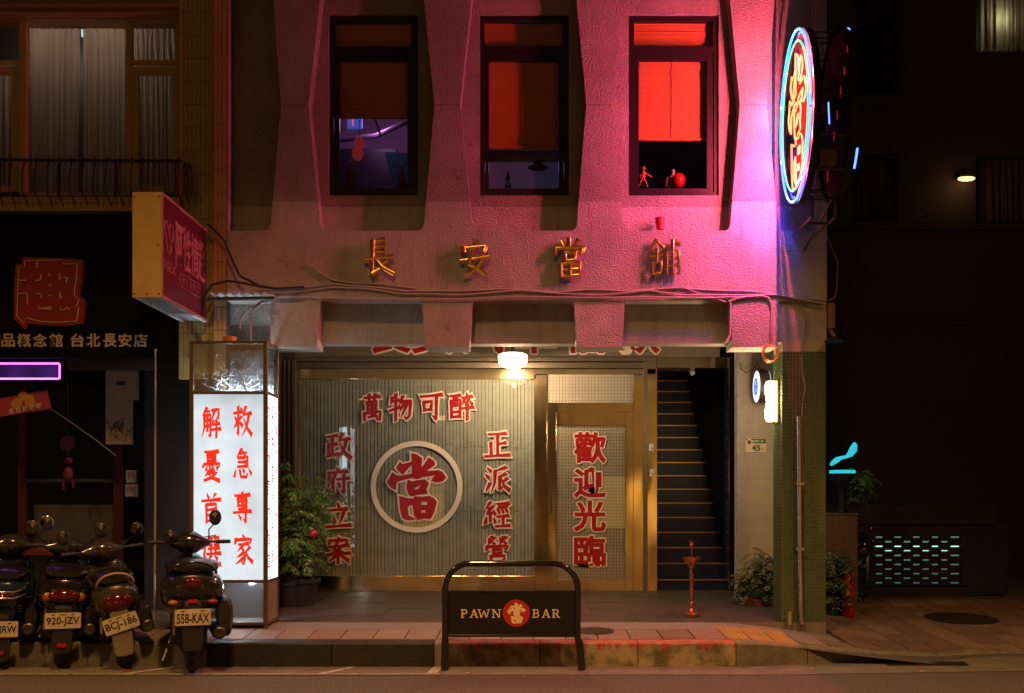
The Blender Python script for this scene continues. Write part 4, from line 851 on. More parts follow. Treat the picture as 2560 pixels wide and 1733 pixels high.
one('bowl', lambda m: m.lathe(lp([(4, 1422), (9, 1416), (11, 1410), (18, 1404), (22, 1397), (22.5, 1393), (20, 1392.5), (19, 1396), (3, 1399)]), (ox, od, og), 32), cop, parent=t, smooth=40)
one('finial', lambda m: (m.lathe(lp([(2.6, 1398), (1.6, 1390), (2.5, 1384), (1.6, 1376), (2.8, 1370), (1.5, 1364)]), (ox + .001, od, og), 12), m.ball((ox - .006, od, og + 178 * S), 4.2 * S, 10, sc=(1, .6, 1.2)), m.tube([(ox - .004, od, og + 183 * S), (ox - .014, od, og + 191 * S), (ox - .020, od, og + 186 * S)], .0045, 6), m.tube([(ox - .01, od, og + 172 * S), (ox + .012, od, og + 178 * S), (ox + .016, od, og + 186 * S)], .004, 6)), cop, parent=t, smooth=40)

# ------------------------------------------------------------------ plants
leaf_m = M('leaf_green', (.045, .12, .022), .30, var=(30, (.085, .17, .03), .2), coat=.3)
leaf_d = M('leaf_dark', (.030, .070, .018), .4, var=(30, (.06, .09, .03), .2))
bark = M('stem_bark', (.10, .07, .045), .8)
def leaf(mb, p, dr, ln, wd, r):
    dr = dr.normalized(); s_ = dr.cross(Vector((r.uniform(-.4, .4), r.uniform(-1, -.2), r.uniform(.2, 1))).normalized()).normalized(); nn = dr.cross(s_)
    q = []
    for t_, w_ in ((0, .06), (.3, 1), (.62, .82), (1, .02)): c_ = p + dr * ln * t_ - Vector((0, 0, ln * .35 * t_ * t_)) + nn * 0; q += [c_ - s_ * wd * w_ / 2 + nn * wd * .14 * w_, c_, c_ + s_ * wd * w_ / 2 + nn * wd * .14 * w_]
    mb.add(q, [(3 * i + j, 3 * i + j + 1, 3 * i + 4 + j, 3 * i + 3 + j) for i in range(3) for j in range(2)])
def plant(base, spread, h, nst, label, mat, pot, ln=.06, wd=.024, sd=1, lean=(0, 0), potmat=terracotta, group=None, npair=7, name='potted_plant', z_leaf=.25):
    r = random.Random(sd); t = thing(name, base, label, 'potted plant', group); base = Vector(base)
    pr, ph = pot
    if pr: one('pot', lambda m: m.lathe([(pr * .7, 0), (pr * .95, ph * .85), (pr * 1.05, ph * .86), (pr * 1.06, ph), (pr * .92, ph), (pr * .9, ph * .85)], base, 20), potmat, parent=t, smooth=40)
    ms, ml = MB(), MB(); top = base + Vector((0, 0, ph * .9))
    for k in range(nst):
        a = r.uniform(0, 2 * math.pi); rr_ = r.uniform(.2, 1) ** .6; tip = top + Vector((math.cos(a) * spread[0] * rr_ + lean[0], math.sin(a) * spread[1] * rr_ + lean[1], h * r.uniform(.35, 1)))
        mid = top.lerp(tip, .5) + Vector((r.uniform(-.03, .03), r.uniform(-.03, .03), h * .12)); pts = []
        for j in range(9): u_ = j / 8; pts.append(top * (1 - u_) ** 2 + mid * 2 * u_ * (1 - u_) + tip * u_ * u_)
        ms.tube(pts, [.006 * (1 - .7 * j / 8) for j in range(9)], 5)
        for j in range(2, 9):
            u_ = j / 8
            if u_ < z_leaf: continue
            for b_ in range(r.choice((1, 2, 2))):            # side twigs with paired leaflets
                aa = r.uniform(0, 2 * math.pi); dr = Vector((math.cos(aa), math.sin(aa) * .8, r.uniform(-.35, .35))); L = r.uniform(.8, 1.5) * ln * 3
                tw_ = [pts[j] + dr * L * q_ - Vector((0, 0, L * .35 * q_ * q_)) for q_ in (0, .33, .66, 1)]; ms.tube(tw_, .0018, 4)
                for e in range(npair):
                    q_ = (e + 1) / npair; bp = pts[j] + dr * L * q_ - Vector((0, 0, L * .35 * q_ * q_)); sd_ = dr.cross(Vector((0, 0, 1))).normalized()
                    for s_ in (-1, 1): leaf(ml, bp, sd_ * s_ + dr * .5 + Vector((0, 0, r.uniform(-.5, .1))), ln * r.uniform(.7, 1.15), wd * r.uniform(.8, 1.2), r)
    ms.build('stems', bark, parent=t); tag(ml.build('foliage', mat, parent=t, smooth=50), kind='stuff'); return t
pd = 10.15
plant((X(752, pd), pd, gz(X(752, pd), pd)), (.21, .22), 1.22, 22, 'leafy shrub in a black pot between the lightbox and the shop window', leaf_m, (.19, .27), ln=.058, wd=.022, sd=4, potmat=black_matt, npair=6)
one('red_ornament', lambda m: m.ball(P(783, 1335, 9.95), .045, 14), M('red_glass_ball', (.30, .01, .01), .3), smooth=60, label='red ball hung low among the leaves of the shrub', cat='ornament')
pd = 10.05
plant((X(722, pd), pd, gz(X(722, pd), pd)), (.10, .12), 1.06, 8, 'slender shrub close behind the lightbox with upright twigs', leaf_m, (.13, .25), ln=.05, wd=.02, sd=9, potmat=black_matt, npair=6, lean=(.10, -.1))
pd = 10.2
for k, (px, hh, lab, sp_, sd_) in enumerate(((1872, .30, 'low potted plant leaning out beside the mosaic wall', .11, 3), (1896, .62, 'tall sparse plant in a terracotta pot against the white mosaic wall', .13, 5), (1924, .45, 'bushy potted plant half hidden by the mosaic pillar', .10, 8))):
    x = X(px, pd); plant((x, pd - .05 * (k % 2), gz(x, pd)), (sp_, .1), hh, 8 + 2 * k, lab, leaf_d, (.075, .12), ln=.036, wd=.018, sd=sd_, npair=5, group='terracotta pots by the arcade wall')

# ------------------------------------------------------------------ things in the upper windows
sil = lambda py, d=9.44: Z(py, d)
wd_ = DB + .26
def cone_hat(px, py0, py1, wpx, label):
    t = thing('party_hat', P(px, py1, wd_), label, 'party hat', 'dotted paper cones in the window')
    c = P(px, py1, wd_); h = (py1 - py0) * wd_ / F; r = wpx / 2 * wd_ / F
    one('cone', lambda m: m.lathe([(r, 0), (r * .62, h * .38), (r * .30, h * .72), (.004, h)], c, 18), M('dotted_paper', (.22, .03, .04), .5), parent=t, smooth=40)
    m = MB(); r2 = random.Random(int(px))
    for k in range(22):
        a, q = r2.uniform(0, 6.28), r2.uniform(.1, .85); m.ball((c.x + r * (1 - q) * 1.0 * math.cos(a), c.y + r * (1 - q) * math.sin(a), c.z + h * q), .005, 6)
    m.build('dot', M('orange_dot', (.7, .25, .04), .5), parent=t); one('pompom', lambda m: m.ball((c.x, c.y, c.z + h), .012, 8), plastic_w, parent=t)
cone_hat(876, 402, 468, 38, 'dotted paper cone with white bobble in the dimmest window'); cone_hat(1004, 410, 468, 30, 'dotted paper cone in front of the teal screen'); 
t = thing('paper_lantern', P(895, 345, 9.8), 'pair of red paper lanterns hanging inside the dimmest window', 'lantern')
lm = M('lantern_paper', (.55, .06, .03), .6, emis=(.6, .05, .05), strength=.22)
for px, py, r in ((899, 358, .055), (894, 385, .058)): one('lantern_globe', lambda m: m.ball(P(px, py, 9.8), r, 14, sc=(1, 1, 1.15)), lm, parent=t, smooth=60)
one('cord', lambda m: m.tube([P(899, 300, 9.8), P(899, 350, 9.8)], .003, 5), black_matt, parent=t)
def figure(px, py1, h, pose, mat, name, label, d=wd_):
    t = thing(name, P(px, py1, d), label, 'figurine'); c = P(px, py1, d)
    q = lambda x, z: c + Vector((x * h, 0, z * h))
    m = MB(); m.tube([q(a, b_) for a, b_ in pose['torso']], [h * .10, h * .13, h * .09], 8); m.ball(q(*pose['head']), h * .11, 10)
    for l_ in pose['limbs']: m.tube([q(a, b_) for a, b_ in l_], [h * .06, h * .05, h * .035][:len(l_)], 6)
    m.build('figure', mat, parent=t, smooth=60); one('stand', lambda m: m.lathe([(h * .22, 0), (h * .22, .006)], c, 14), dark_m, parent=t); return t
WALK = {'torso': [(0, .45), (.03, .62), (.05, .8)], 'head': (.05, .93), 'limbs': [[(0, .45), (-.12, .25), (-.16, .02)], [(.02, .45), (.16, .25), (.26, .02)], [(.05, .76), (.28, .62), (.46, .50)], [(.04, .76), (-.14, .6), (-.1, .42)]]}
STAND = {'torso': [(0, .45), (0, .62), (0, .78)], 'head': (0, .9), 'limbs': [[(0, .45), (-.08, .25), (-.1, .02)], [(0, .45), (.1, .25), (.1, .02)], [(0, .74), (.16, .6), (.2, .8)], [(0, .74), (-.16, .6), (-.16, .44)]]}
figure(1607, 468, .19, WALK, M('figure_orange', (.55, .14, .03), .4), 'walking_figurine', 'orange toy figure striding on the sill of the red lit window')
figure(1668, 468, .10, STAND, M('figure_dark', (.20, .06, .05), .4), 'small_figurine', 'tiny dark toy figure beside the white rabbit like toy')
figure(1683, 466, .16, STAND, M('figure_white', (.6, .5, .5), .4), 'pale_figurine', 'white toy figure behind the red ball on the sill')
one('red_ball', lambda m: m.ball(P(1697, 451, wd_ - .04), .062, 16, sc=(1, 1, 1.15)), M('red_ball_paint', (.45, .01, .012), .3), smooth=60, label='glossy red ball on the sill of the red lit window', cat='ball')
figure(824, 468, .11, STAND, M('figure_orange'), 'corner_figurine', 'small orange toy figure in the corner of the dimmest window')
figure(1270, 468, .15, STAND, M('figure_dark'), 'hatted_figurine', 'dark toy figure with round head in the middle window')
one('sloping_hat', lambda m: m.lathe([(.10, 0), (.075, .02), (.045, .03), (.04, .07), (.01, .08)], P(1345, 420, 9.7), 20), M('hat_dark', (.05, .02, .03), .6), smooth=40, label='dark brimmed hat shape in the middle window', cat='hat')
m = MB(); m.pbox(1222, 1397, 376, 404, 9.9, .02); m.build('pale_shelf', M('shelf_grey', (.25, .27, .33), .6), label='pale shelf edge seen through the middle window', cat='shelf')
m = MB(); c = P(1650, 574, DF + .07); m.lathe([(.034, 0), (.042, .098), (.046, .10), (.046, .108), (.038, .108)], c, 20)
m.build('red_tin', M('red_tin_paint', (.50, .02, .015), .4), smooth=40, label='small red tin standing on the ledge under the brightest window', cat='tin')

# ------------------------------------------------------------------ neighbouring building on the left
DL = 9.17
nb = thing('neighbour_building', (X(200, DL), DL, 0), 'dim ochre tiled building with curtained balcony windows above a black shopfront', 'building')
och = M('ochre_tile', (.46, .35, .12), .35, var=(7, (.34, .25, .09), .25), coat=.2)
och2 = M('ochre_tile_edge', (.48, .30, .12), .35, var=(7, (.34, .20, .09), .25))
grout = M('tile_grout', (.05, .038, .02), .9)
one('tile_bed', lambda m: (m.pbox(447, 536, -260, 905, DL, .1), m.pbox(534, 566, -260, 1000, DL - .05, .12)), grout, parent=nb)
tmesh = {}
def tile_at(pxa, pxb, pya, pyb, d, mat, par):
    w_, h_ = X(pxb, d) - X(pxa, d), Z(pya, d) - Z(pyb, d); key = (round(w_, 3), round(h_, 3), mat.name)
    if key not in tmesh:
        m = MB(); e = .0015; m.box(e, w_ - e, 0, .012, e, h_ - e); o = m.build('wall_tile', mat, bevel=0); tmesh[key] = o.data; bpy.data.objects.remove(o)
    o = bpy.data.objects.new('wall_tile', tmesh[key]); COL.objects.link(o); o.parent = par; o.location = Vector((X(pxa, d), d - .010 - rnd.uniform(0, .002), Z(pyb, d))) - origin(par)
for r in range(-1, 16):
    y0 = 33 + r * 57.3
    for c in range(8): tile_at(448 + c * 11, 459 + c * 11, y0, y0 + 57, DL, och, nb)
    for c in range(3): tile_at(535 + c * 10.3, 545.3 + c * 10.3, y0 - 8, y0 + 49, DL - .05, och2, nb)
yf = M('yellow_window_frame', (.55, .40, .13), .5, var=(9, (.40, .28, .10), .25))
one('lintel', lambda m: (m.pbox(-700, 447, -260, 8, DL + .02, .2), m.pbox(-700, 447, 8, 16, DL - .01, .2), m.pbox(-700, 447, 16, 28, DL + .04, .2), m.pbox(-700, 447, 28, 34, DL + .01, .2), m.pbox(-700, 447, 34, 48, DL + .10, .2)), M('lintel_paint', (.30, .18, .08), .6), parent=nb)
dg = DL + .16
for cx0, cx1, py0, py1, nm in ((48, 66, 48, 488, 'frame_post'), (314, 328, 48, 488, 'frame_post'), (438, 447, 48, 488, 'frame_post'), (-700, 48, 150, 157, 'frame_rail'), (328, 438, 150, 157, 'frame_rail'), (66, 314, 480, 490, 'frame_rail')):
    one(nm, lambda m: m.pbox(cx0, cx1, py0, py1, dg, .07), yf, parent=nb, bevel=.004)
for a, q in ((328.5, 437.5), (-60, 47.5)):
    m = MB(); m.add(*plate([rect(a, q, 165, 480, dg), rect(a + 17, q - 7 if a > 0 else q - 20, 184, 464, dg)], dg + .01, dg + .05)); cf = m.build('casement', yf, parent=nb, bevel=.004)
    one('pane', lambda m: m.pbox(a + 17, q - 7, 184, 464, dg + .025, .005), wpane, parent=cf)
one('pane', lambda m: m.pbox(66, 314, 50, 480, dg + .03, .005), wpane, parent=nb)
one('pane', lambda m: m.pbox(328, 438, 50, 150, dg + .03, .005), wpane, parent=nb)
cur = M('lace_curtain', (.58, .47, .42), .9, var=(3, (.40, .32, .29), .2), stretch=(6, 1, .4))
n, l, b = nodes_of(cur); tl = n.new('ShaderNodeBsdfTranslucent'); tl.inputs[0].default_value = (.60, .47, .42, 1)
mxs = n.new('ShaderNodeMixShader'); mxs.inputs[0].default_value = .45; l.new(b.outputs[0], mxs.inputs[1]); l.new(tl.outputs[0], mxs.inputs[2]); l.new(mxs.outputs[0], n['Material Output'].inputs[0])
for px_ in (120, 300): lamp('curtain_room_light', 'POINT', P(px_, 120, 9.95), 6.5, (1, .80, .58), .05)
def curtain(px0_, px1_, py0_, py1_, d, folds, sd, mat=cur, par=nb, amp=.025):
    r = random.Random(sd); m = MB(); n2 = folds * 8; x0, x1 = X(px0_, d), X(px1_, d); ph = [r.uniform(0, 6.28) for _ in range(4)]; rows = 12; vs = []
    for k in range(rows + 1):
        v_ = k / rows; z = Z(py0_, d) + (Z(py1_, d) - Z(py0_, d)) * v_
        for i in range(n2 + 1):
            u_ = i / n2; a = math.sin(u_ * folds * 6.283 + ph[0] + .9 * math.sin(u_ * 9 + ph[1])) * .6 + .4 * math.sin(u_ * folds * 13 + ph[2] + v_ * .7)
            vs.append((x0 + (x1 - x0) * u_ + .006 * math.sin(v_ * 4 + u_ * 20), d + amp * a * (.5 + .5 * v_), z))
    m.add(vs, [(k * (n2 + 1) + i, k * (n2 + 1) + i + 1, (k + 1) * (n2 + 1) + i + 1, (k + 1) * (n2 + 1) + i) for k in range(rows) for i in range(n2)])
    return m.build('curtain', mat, parent=par, smooth=80)
curtain(62, 196, 72, 484, dg + .12, 9, 1); curtain(208, 320, 72, 484, dg + .12, 8, 2); curtain(326, 445, 72, 152, dg + .12, 9, 3); curtain(340, 440, 160, 470, dg + .12, 8, 4); curtain(-80, 34, 160, 470, dg + .12, 8, 5)
one('room_back', lambda m: m.box(X(-700, 10.2), X(445, 10.2), 10.2, 10.25, 3.6, 7), black_matt, parent=nb)
one('lamp_tube', lambda m: (m.tube([P(205, 58, 9.8), P(206, 92, 9.8)], .012, 8), m.ball(P(135, 56, 9.9), .055, 12, sc=(1, 1, .3)), m.ball(P(221, 60, 9.9), .013, 8)), M('room_tube', (.2, .2, .2), emis=(.55, .75, .7), strength=1.1), parent=nb)
# tiled ledge and balcony railing
one('ledge', lambda m: m.pbox(-700, 447, 492, 530, DL - .07, .35), grout, parent=nb)
for k in range(41): tile_at(k * 11 - 4, k * 11 + 7, 493, 508, DL - .075, och, nb); tile_at(k * 11 - 4, k * 11 + 7, 509, 528, DL - .075, och, nb)
rl = thing('balcony_railing', P(200, 490, 8.95), 'rusty black bowed balcony railing in front of the curtained windows', 'railing')
rm = M('rusty_iron', (.022, .014, .010), .7, .3)
one('top_rail', lambda m: m.tube(wavy([(-500, 398), (0, 400), (150, 401), (300, 402), (455, 403)], 8.93, .003, 3, 8), .014, 7), rm, parent=rl, smooth=60)
for k in range(24):
    x = -240 + k * 30 + rnd.uniform(-2, 2)
    if x > 452: break
    one('baluster', lambda m: m.tube([P(x, 392, 8.93), P(x, 405, 8.93), P(x - 4, 430, 8.90), P(x - 6, 460, 8.88), P(x - 3, 486, 8.92), P(x + 6, 500, 8.98), P(x + 9, 516, 9.02)], .007, 6), rm, parent=rl, smooth=60)
for k in (0, 150, 290, 440): one('rail_post', lambda m: m.tube([P(k, 402, 8.93), P(k - 2, 492, 8.94)], .011, 6), rm, parent=rl)
m = MB(); r2 = random.Random(3)
for k in range(26):
    p = P(465 + r2.uniform(-6, 10), 402 + r2.uniform(0, 12), 9.03); pts = [p]
    for j in range(5): pts.append(pts[-1] + Vector((r2.uniform(-.03, .04), r2.uniform(-.015, .01), r2.uniform(-.14, .01))))
    m.tube(pts, .0028, 4)
m.build('dead_vine', M('dry_vine', (.05, .035, .02), .9), label='tangle of dead vine twigs hanging from the end of the balcony railing', cat='vine', kind='stuff')
# black fascia with the shop's writing
one('fascia_board', lambda m: m.box(-9, X(470, DL), DL, DL + .12, Z(893, DL), Z(530, DL)), M('fascia_black', (.004, .0035, .0035), .9, spec=.1), parent=nb)
t = thing('shop_emblem', P(125, 732, DL - .03), 'dim red cut-out character plaque with gold outline on the black fascia', 'sign')
q0 = [(45, 646), (203, 650), (207, 652), (197, 735), (212, 750), (206, 775), (208, 800), (203, 808), (155, 814), (100, 812), (68, 812), (60, 822), (34, 792), (38, 665), (52, 660), (56, 645)]
q0 = [(56, 643), (168, 647), (207, 650), (198, 738), (212, 752), (206, 808), (160, 815), (100, 812), (70, 808), (62, 824), (34, 796), (36, 700), (40, 660), (54, 660)]
m = MB(); m.add(*plate([[(X(a, DL - .04), Z(b_, DL - .04)) for a, b_ in q0]], DL - .04, DL)); m.build('plaque', M('plaque_red', (.26, .008, .006), .5), parent=t)
q1 = [(62, 652), (156, 650), (158, 660), (193, 660), (190, 700), (185, 738), (198, 749), (188, 770), (197, 768), (192, 803), (150, 806), (100, 804), (66, 795), (60, 810), (42, 790), (46, 700), (48, 668), (62, 668)]
m = MB(); pts = [P(a, b_, DL - .048) for a, b_ in q1]; m.tube(pts + [pts[0]], .005, 5); lines = [((44, 701), (64, 701)), ((46, 734), (68, 734), (69, 762)), ((88, 702), (102, 700), (102, 686)), ((90, 734), (103, 735), (103, 746)), ((93, 655), (93, 670)), ((94, 764), (96, 771), (128, 774), (128, 768), (100, 772)), ((122, 684), (126, 690)), ((122, 711), (127, 714)), ((122, 738), (127, 741)), ((149, 684), (150, 700), (155, 694)), ((160, 694), (168, 694), (165, 708)), ((149, 731), (150, 747), (155, 740)), ((150, 768), (152, 775), (158, 775)), ((160, 775), (168, 769), (174, 775))]
for q in lines: m.tube([P(a, b_, DL - .048) for a, b_ in q], .007, 5)
m.build('outline', M('outline_gold', (.60, .38, .13), .5), parent=t)
t = thing('fascia_lettering', P(180, 852, DL), 'row of cream characters along the black fascia over the purple neon', 'lettering')
for k, (ch, px) in enumerate(zip('用品概念館台北長安店', (-14, 24, 63, 103, 143, 196, 236, 277, 315, 353))): m = MB(); put_type(m, ch, P(px, 852, DL), .117, .117, 0, off=.019, lift=.02, ext=.006); m.build('letter', M('fascia_letter', (.52, .40, .26), .5), parent=t)
# the shop's dark interior and glass front
di = 10.3
one('shop_inner_wall', lambda m: (m.box(-9, X(395, di), di + 1.0, di + 1.1, .2, 3.4), m.box(-9, X(470, DL), DL + .12, 11.3, 3.25, 3.35), m.box(X(398, di), -2.86, di - .4, di + 1.1, .2, 3.4)), M('shop_dark', (.012, .010, .011), .6), parent=nb)
one('inner_band', lambda m: m.pbox(166, 388, 892, 925, di - .9, .05), M('band_brown', (.035, .024, .016), .6), parent=nb)
for a, q in ((44, 66), (283, 308)): one('door_post', lambda m: m.pbox(a, q, 925, 1490, di, .08), M('post_oxblood', (.055, .008, .008), .45), parent=nb)
one('door_rail', lambda m: m.pbox(66, 283, 1197, 1206, di, .06), M('rail_grey', (.06, .055, .05), .5), parent=nb)
one('shop_front_pane', lambda m: m.pbox(66, 283, 1206, 1480, di + .02, .008), wpane, parent=nb)
t = one('purple_neon_frame', lambda m: m.tube([P(-120, 909, 9.75), P(147, 909, 9.75), P(149, 911, 9.75), P(149, 946, 9.75), P(147, 947, 9.75), P(-120, 947, 9.75)], .0085, 8), E_('tube_purple', (.42, .10, 1), 5.5), smooth=60, label='purple neon rectangle under the dark shop fascia', cat='neon light')
one('neon_backing', lambda m: m.pbox(-120, 153, 904, 951, 9.80, .02), M('neon_backing_grey', (.022, .018, .024), .8), parent=nb)
for px in (20, 110):
    o = lamp('purple_neon_light', 'POINT', P(px, 928, 9.68), 1.1, (.42, .10, 1), .02)
t = thing('shop_banner', P(60, 1010, 9.6), 'pink tilted banner with painted snacks hung under the purple neon', 'banner')
m = MB(); c = [P(-90, 1012, 9.6), P(118, 975, 9.5), P(128, 1022, 9.5), P(-90, 1056, 9.6)]; m.add([p + Vector((0, y, 0)) for y in (0, .004) for p in c], [(0, 1, 2, 3), (7, 6, 5, 4), (0, 4, 5, 1), (1, 5, 6, 2), (2, 6, 7, 3), (3, 7, 4, 0)]); m.build('cloth', M('banner_pink', (.35, .04, .07), .7), parent=t)
m = MB()
for px, py, r in ((42, 1010, .055), (75, 1002, .058), (58, 992, .05)): m.lathe([(r, -.002), (r * .5, -.004)], P(px, py, 9.55 - .03), 18, axis='y')
for k, ch in enumerate('脆皮甜甜圈'): put_type(m, ch, P(30 + k * 17, 1028 - k * 3.2, 9.5), .05, .05, 1, off=.02, lift=.012)
m.build('print', [M('snack_orange', (.50, .22, .05), .6), M('banner_cream', (.5, .42, .33), .6)], parent=t)
t = one('meter_panel', lambda m: (m.pbox(264, 328, 922, 1111, 9.9, .05), m.pbox(328, 343, 925, 1000, 9.9, .05)), M('meter_beige', (.26, .19, .09), .6, var=(10, (.17, .12, .06), .25)), label='tall beige sheet metal panel with black graffiti scrawl in the dark shopfront', cat='panel')
m = MB(); r2 = random.Random(12); m.pbox(291, 313, 953, 963, 9.896, .003)
for k in range(14):
    p = P(277 + k * 3.3, 1075 + r2.uniform(-10, 10), 9.895); pts = [p]
    for j in range(4): pts.append(pts[-1] + Vector((r2.uniform(-.03, .04), 0, r2.uniform(-.06, .06))))
    m.tube(pts, .003, 4)
for k in range(5): m.tube([P(284 + k * 6, 1098 + r2.uniform(-6, 5), 9.895), P(290 + k * 5, 1092 + r2.uniform(-6, 8), 9.895)], .003, 4)
m.build('graffiti', black_matt, parent=t, local=True)
one('drain_pole', lambda m: m.tube([P(388, 873, 9.0), P(388, 1150, 9.0), P(386, 1560, 9.0)], .0095, 8), M('pole_tan', (.30, .21, .11), .5), smooth=60, label='thin tan metal pole standing in front of the dark shop', cat='pole')
one('string_cord', lambda m: m.tube(wavy([(128, 1022), (180, 1058), (240, 1100), (290, 1140)], 9.7, .004, 4), .003, 5), M('grey_wire'), label='thin cord running down from the corner of the pink banner', cat='cord')
for k, (a, b_, q, r) in enumerate(((315, 341, 1176, 1207), (313, 345, 1211, 1242))):
    t = thing('paper_notice', P((a + q) / 2, b_, di), ('upper' if k == 0 else 'lower') + ' small framed paper notice on the dark post', 'notice'); one('paper', lambda m: m.pbox(a, b_, q, r, 10.0, .004), M('notice_paper', (.22, .19, .15), .7), parent=t)
    one('print', lambda m: [m.pbox(a + 5 + j * 6, a + 8 + j * 6, q + 6, q + 20 - 4 * (j % 2), 9.997, .002) for j in range(3)], M('plate_plum'), parent=t)
m = MB(); m.box(X(75, 10.35), X(275, 10.35), 10.42, 10.46, Z(1356, 10.42), Z(1262, 10.42)); m.build('poster_panel', M('poster_beige', (.16, .14, .09), .7, var=(3, (.07, .06, .04), .25)), label='large faded beige poster behind the lower shop glass', cat='poster')
t = one('red_strip_sign', lambda m: m.pbox(66, 250, 1357, 1388, 10.2, .03), M('strip_red', (.12, .010, .008), .6), label='dark red strip with the letters ASEX behind the scooters', cat='sign')
m = MB(); put_type(m, 'ASEX', P(140, 1372, 10.2), .42, .07, 0, off=.01, lift=.003); m.build('print', M('strip_letter', (.22, .05, .04), .6), parent=t, local=True)
t = thing('hanging_doll', P(170, 1160, 10.1), 'dark red tasselled ornament hanging inside the shop entrance', 'ornament')
dm = M('doll_red', (.16, .012, .014), .5)
one('disc', lambda m: m.lathe([(.075, -.01), (.075, .01)], P(168, 1108, 10.1), 20, axis='y'), M('doll_disc', (.09, .02, .015), .6), parent=t)
one('cord', lambda m: m.tube([P(169, 940, 10.1), P(170, 1140, 10.1)], .003, 5), dm, parent=t)
one('body', lambda m: (m.ball(P(171, 1152, 10.1), .05, 10, sc=(1, .6, .8)), m.ball(P(171, 1185, 10.1), .06, 10, sc=(.9, .6, 1.3)), m.tube([P(160, 1200, 10.1), P(158, 1225, 10.1)], .015, 6), m.tube([P(182, 1200, 10.1), P(184, 1220, 10.1)], .015, 6)), dm, parent=t, smooth=60)

# magenta box sign reaching out over the sidewalk
A0, A1 = 8.0, 9.12; ax1 = X(405, A0); ax0 = ax1 - .243; az1, az0 = Z(480, A0), Z(744, A0)
ms = thing('magenta_box_sign', ((ax0 + ax1) / 2, A1, az0), 'projecting magenta box sign with a pale yellow end panel', 'sign')
one('end_panel', lambda m: m.box(ax0 + .004, ax1 - .004, A0, A0 + .012, az0, az1), M('sign_yellow', (.50, .34, .12), .55, var=(5, (.38, .25, .08), .25)), parent=ms, bevel=.003)
pkm = M('sign_edge_pink', (.48, .20, .16), .5, var=(14, (.30, .13, .10), .25))
one('edge_strip', lambda m: (m.box(ax1 - .006, ax1 + .006, A0 + .004, A1, az1 - .022, az1), m.box(ax1 - .006, ax1 + .006, A0 + .004, A1, az0, az0 + .022), m.box(ax1 - .006, ax1 + .006, A0 - .002, A0 + .012, az0, az1)), pkm, parent=ms)
fc = one('face_panel', lambda m: m.box(ax1 - .012, ax1, A0 + .012, A1, az0 + .022, az1 - .022), M('sign_magenta', (.12, .005, .026), .4), parent=ms)
one('far_face_panel', lambda m: m.box(ax0, ax0 + .012, A0 + .012, A1, az0 + .002, az1 - .002), M('sign_magenta'), parent=ms)
one('top_panel', lambda m: m.box(ax0 + .012, ax1 - .012, A0 + .012, A1, az1 - .012, az1 - .002), M('sign_zinc', (.35, .36, .38), .5, .5), parent=ms)
one('underside', lambda m: m.box(ax0 + .012, ax1 - .012, A0 + .012, A1, az0 + .012, az0 + .02), M('sign_zinc'), parent=ms)
one('underside_rim', lambda m: (m.box(ax0 + .012, ax0 + .03, A0 + .012, A1, az0, az0 + .010), m.box(ax1 - .03, ax1 - .006, A0 + .012, A1, az0, az0 + .010)), M('rim_white', (.5, .52, .55), .5), parent=ms)
for sx, sz in ((.02, .03), (.22, .03), (.12, .03), (.02, .81), (.22, .81), (.21, .42)): one('rivet', lambda m: m.lathe([(.007, -.003), (.007, .0)], (ax0 + sx, A0, az0 + sz), 8, axis='y'), dark_m, parent=ms)
one('bracket_arm', lambda m: (m.tube([(ax1 - .1, A1, az1 - .1), (ax1 - .1, 9.3, az1 - .1)], .02, 8), m.tube([(ax1 - .1, A1, az0 + .1), (ax1 - .1, 9.3, az0 + .1)], .02, 8)), rm, parent=ms)
def onface(px, py):    # a point of the magenta face seen through the lens at (px, py)
    d = ax1 * F / (px - CX); return Vector((ax1 + .001, d, Z(py, d)))
UY = Vector((0, 1, 0)); NX = Vector((1, 0, 0)); pk = M('sign_letter_pink', (.46, .17, .17), .5)
m = MB()
for ch, px, py in zip('阿性情趣', (448.5, 467.5, 487, 504), (615, 628, 642, 655)): put_type(m, ch, onface(px, py), .19, .36, 0, off=.018, lift=.0015, u=UY, v=VV, n=NX)
put_type(m, 'ASEX', onface(423, 668), .30, .085, 0, off=-.0, lift=.0015, u=UY, v=VV, n=NX)
for ch, px, py in zip('台北長安店', (459, 467, 476, 484, 493), (702, 708, 713, 718, 724)): put_type(m, ch, onface(px, py), .06, .07, 0, off=.0, lift=.0015, u=UY, v=VV, n=NX)
m.tube([onface(a, b_) for a, b_ in ((423, 638), (420, 630), (414, 590), (411, 565), (413, 551), (417, 552), (421, 575), (425, 600), (430, 608), (433, 590), (431, 565), (427, 560), (424, 572))], .004, 5); m.tube([onface(a, b_) for a, b_ in ((423, 638), (427, 630), (428, 612))], .004, 5)
m.tube([onface(a, b_) for a, b_ in ((451, 682), (499, 712), (500, 745), (452, 716), (450, 700), (451, 682))], .003, 5)
m.build('print', pk, parent=fc)

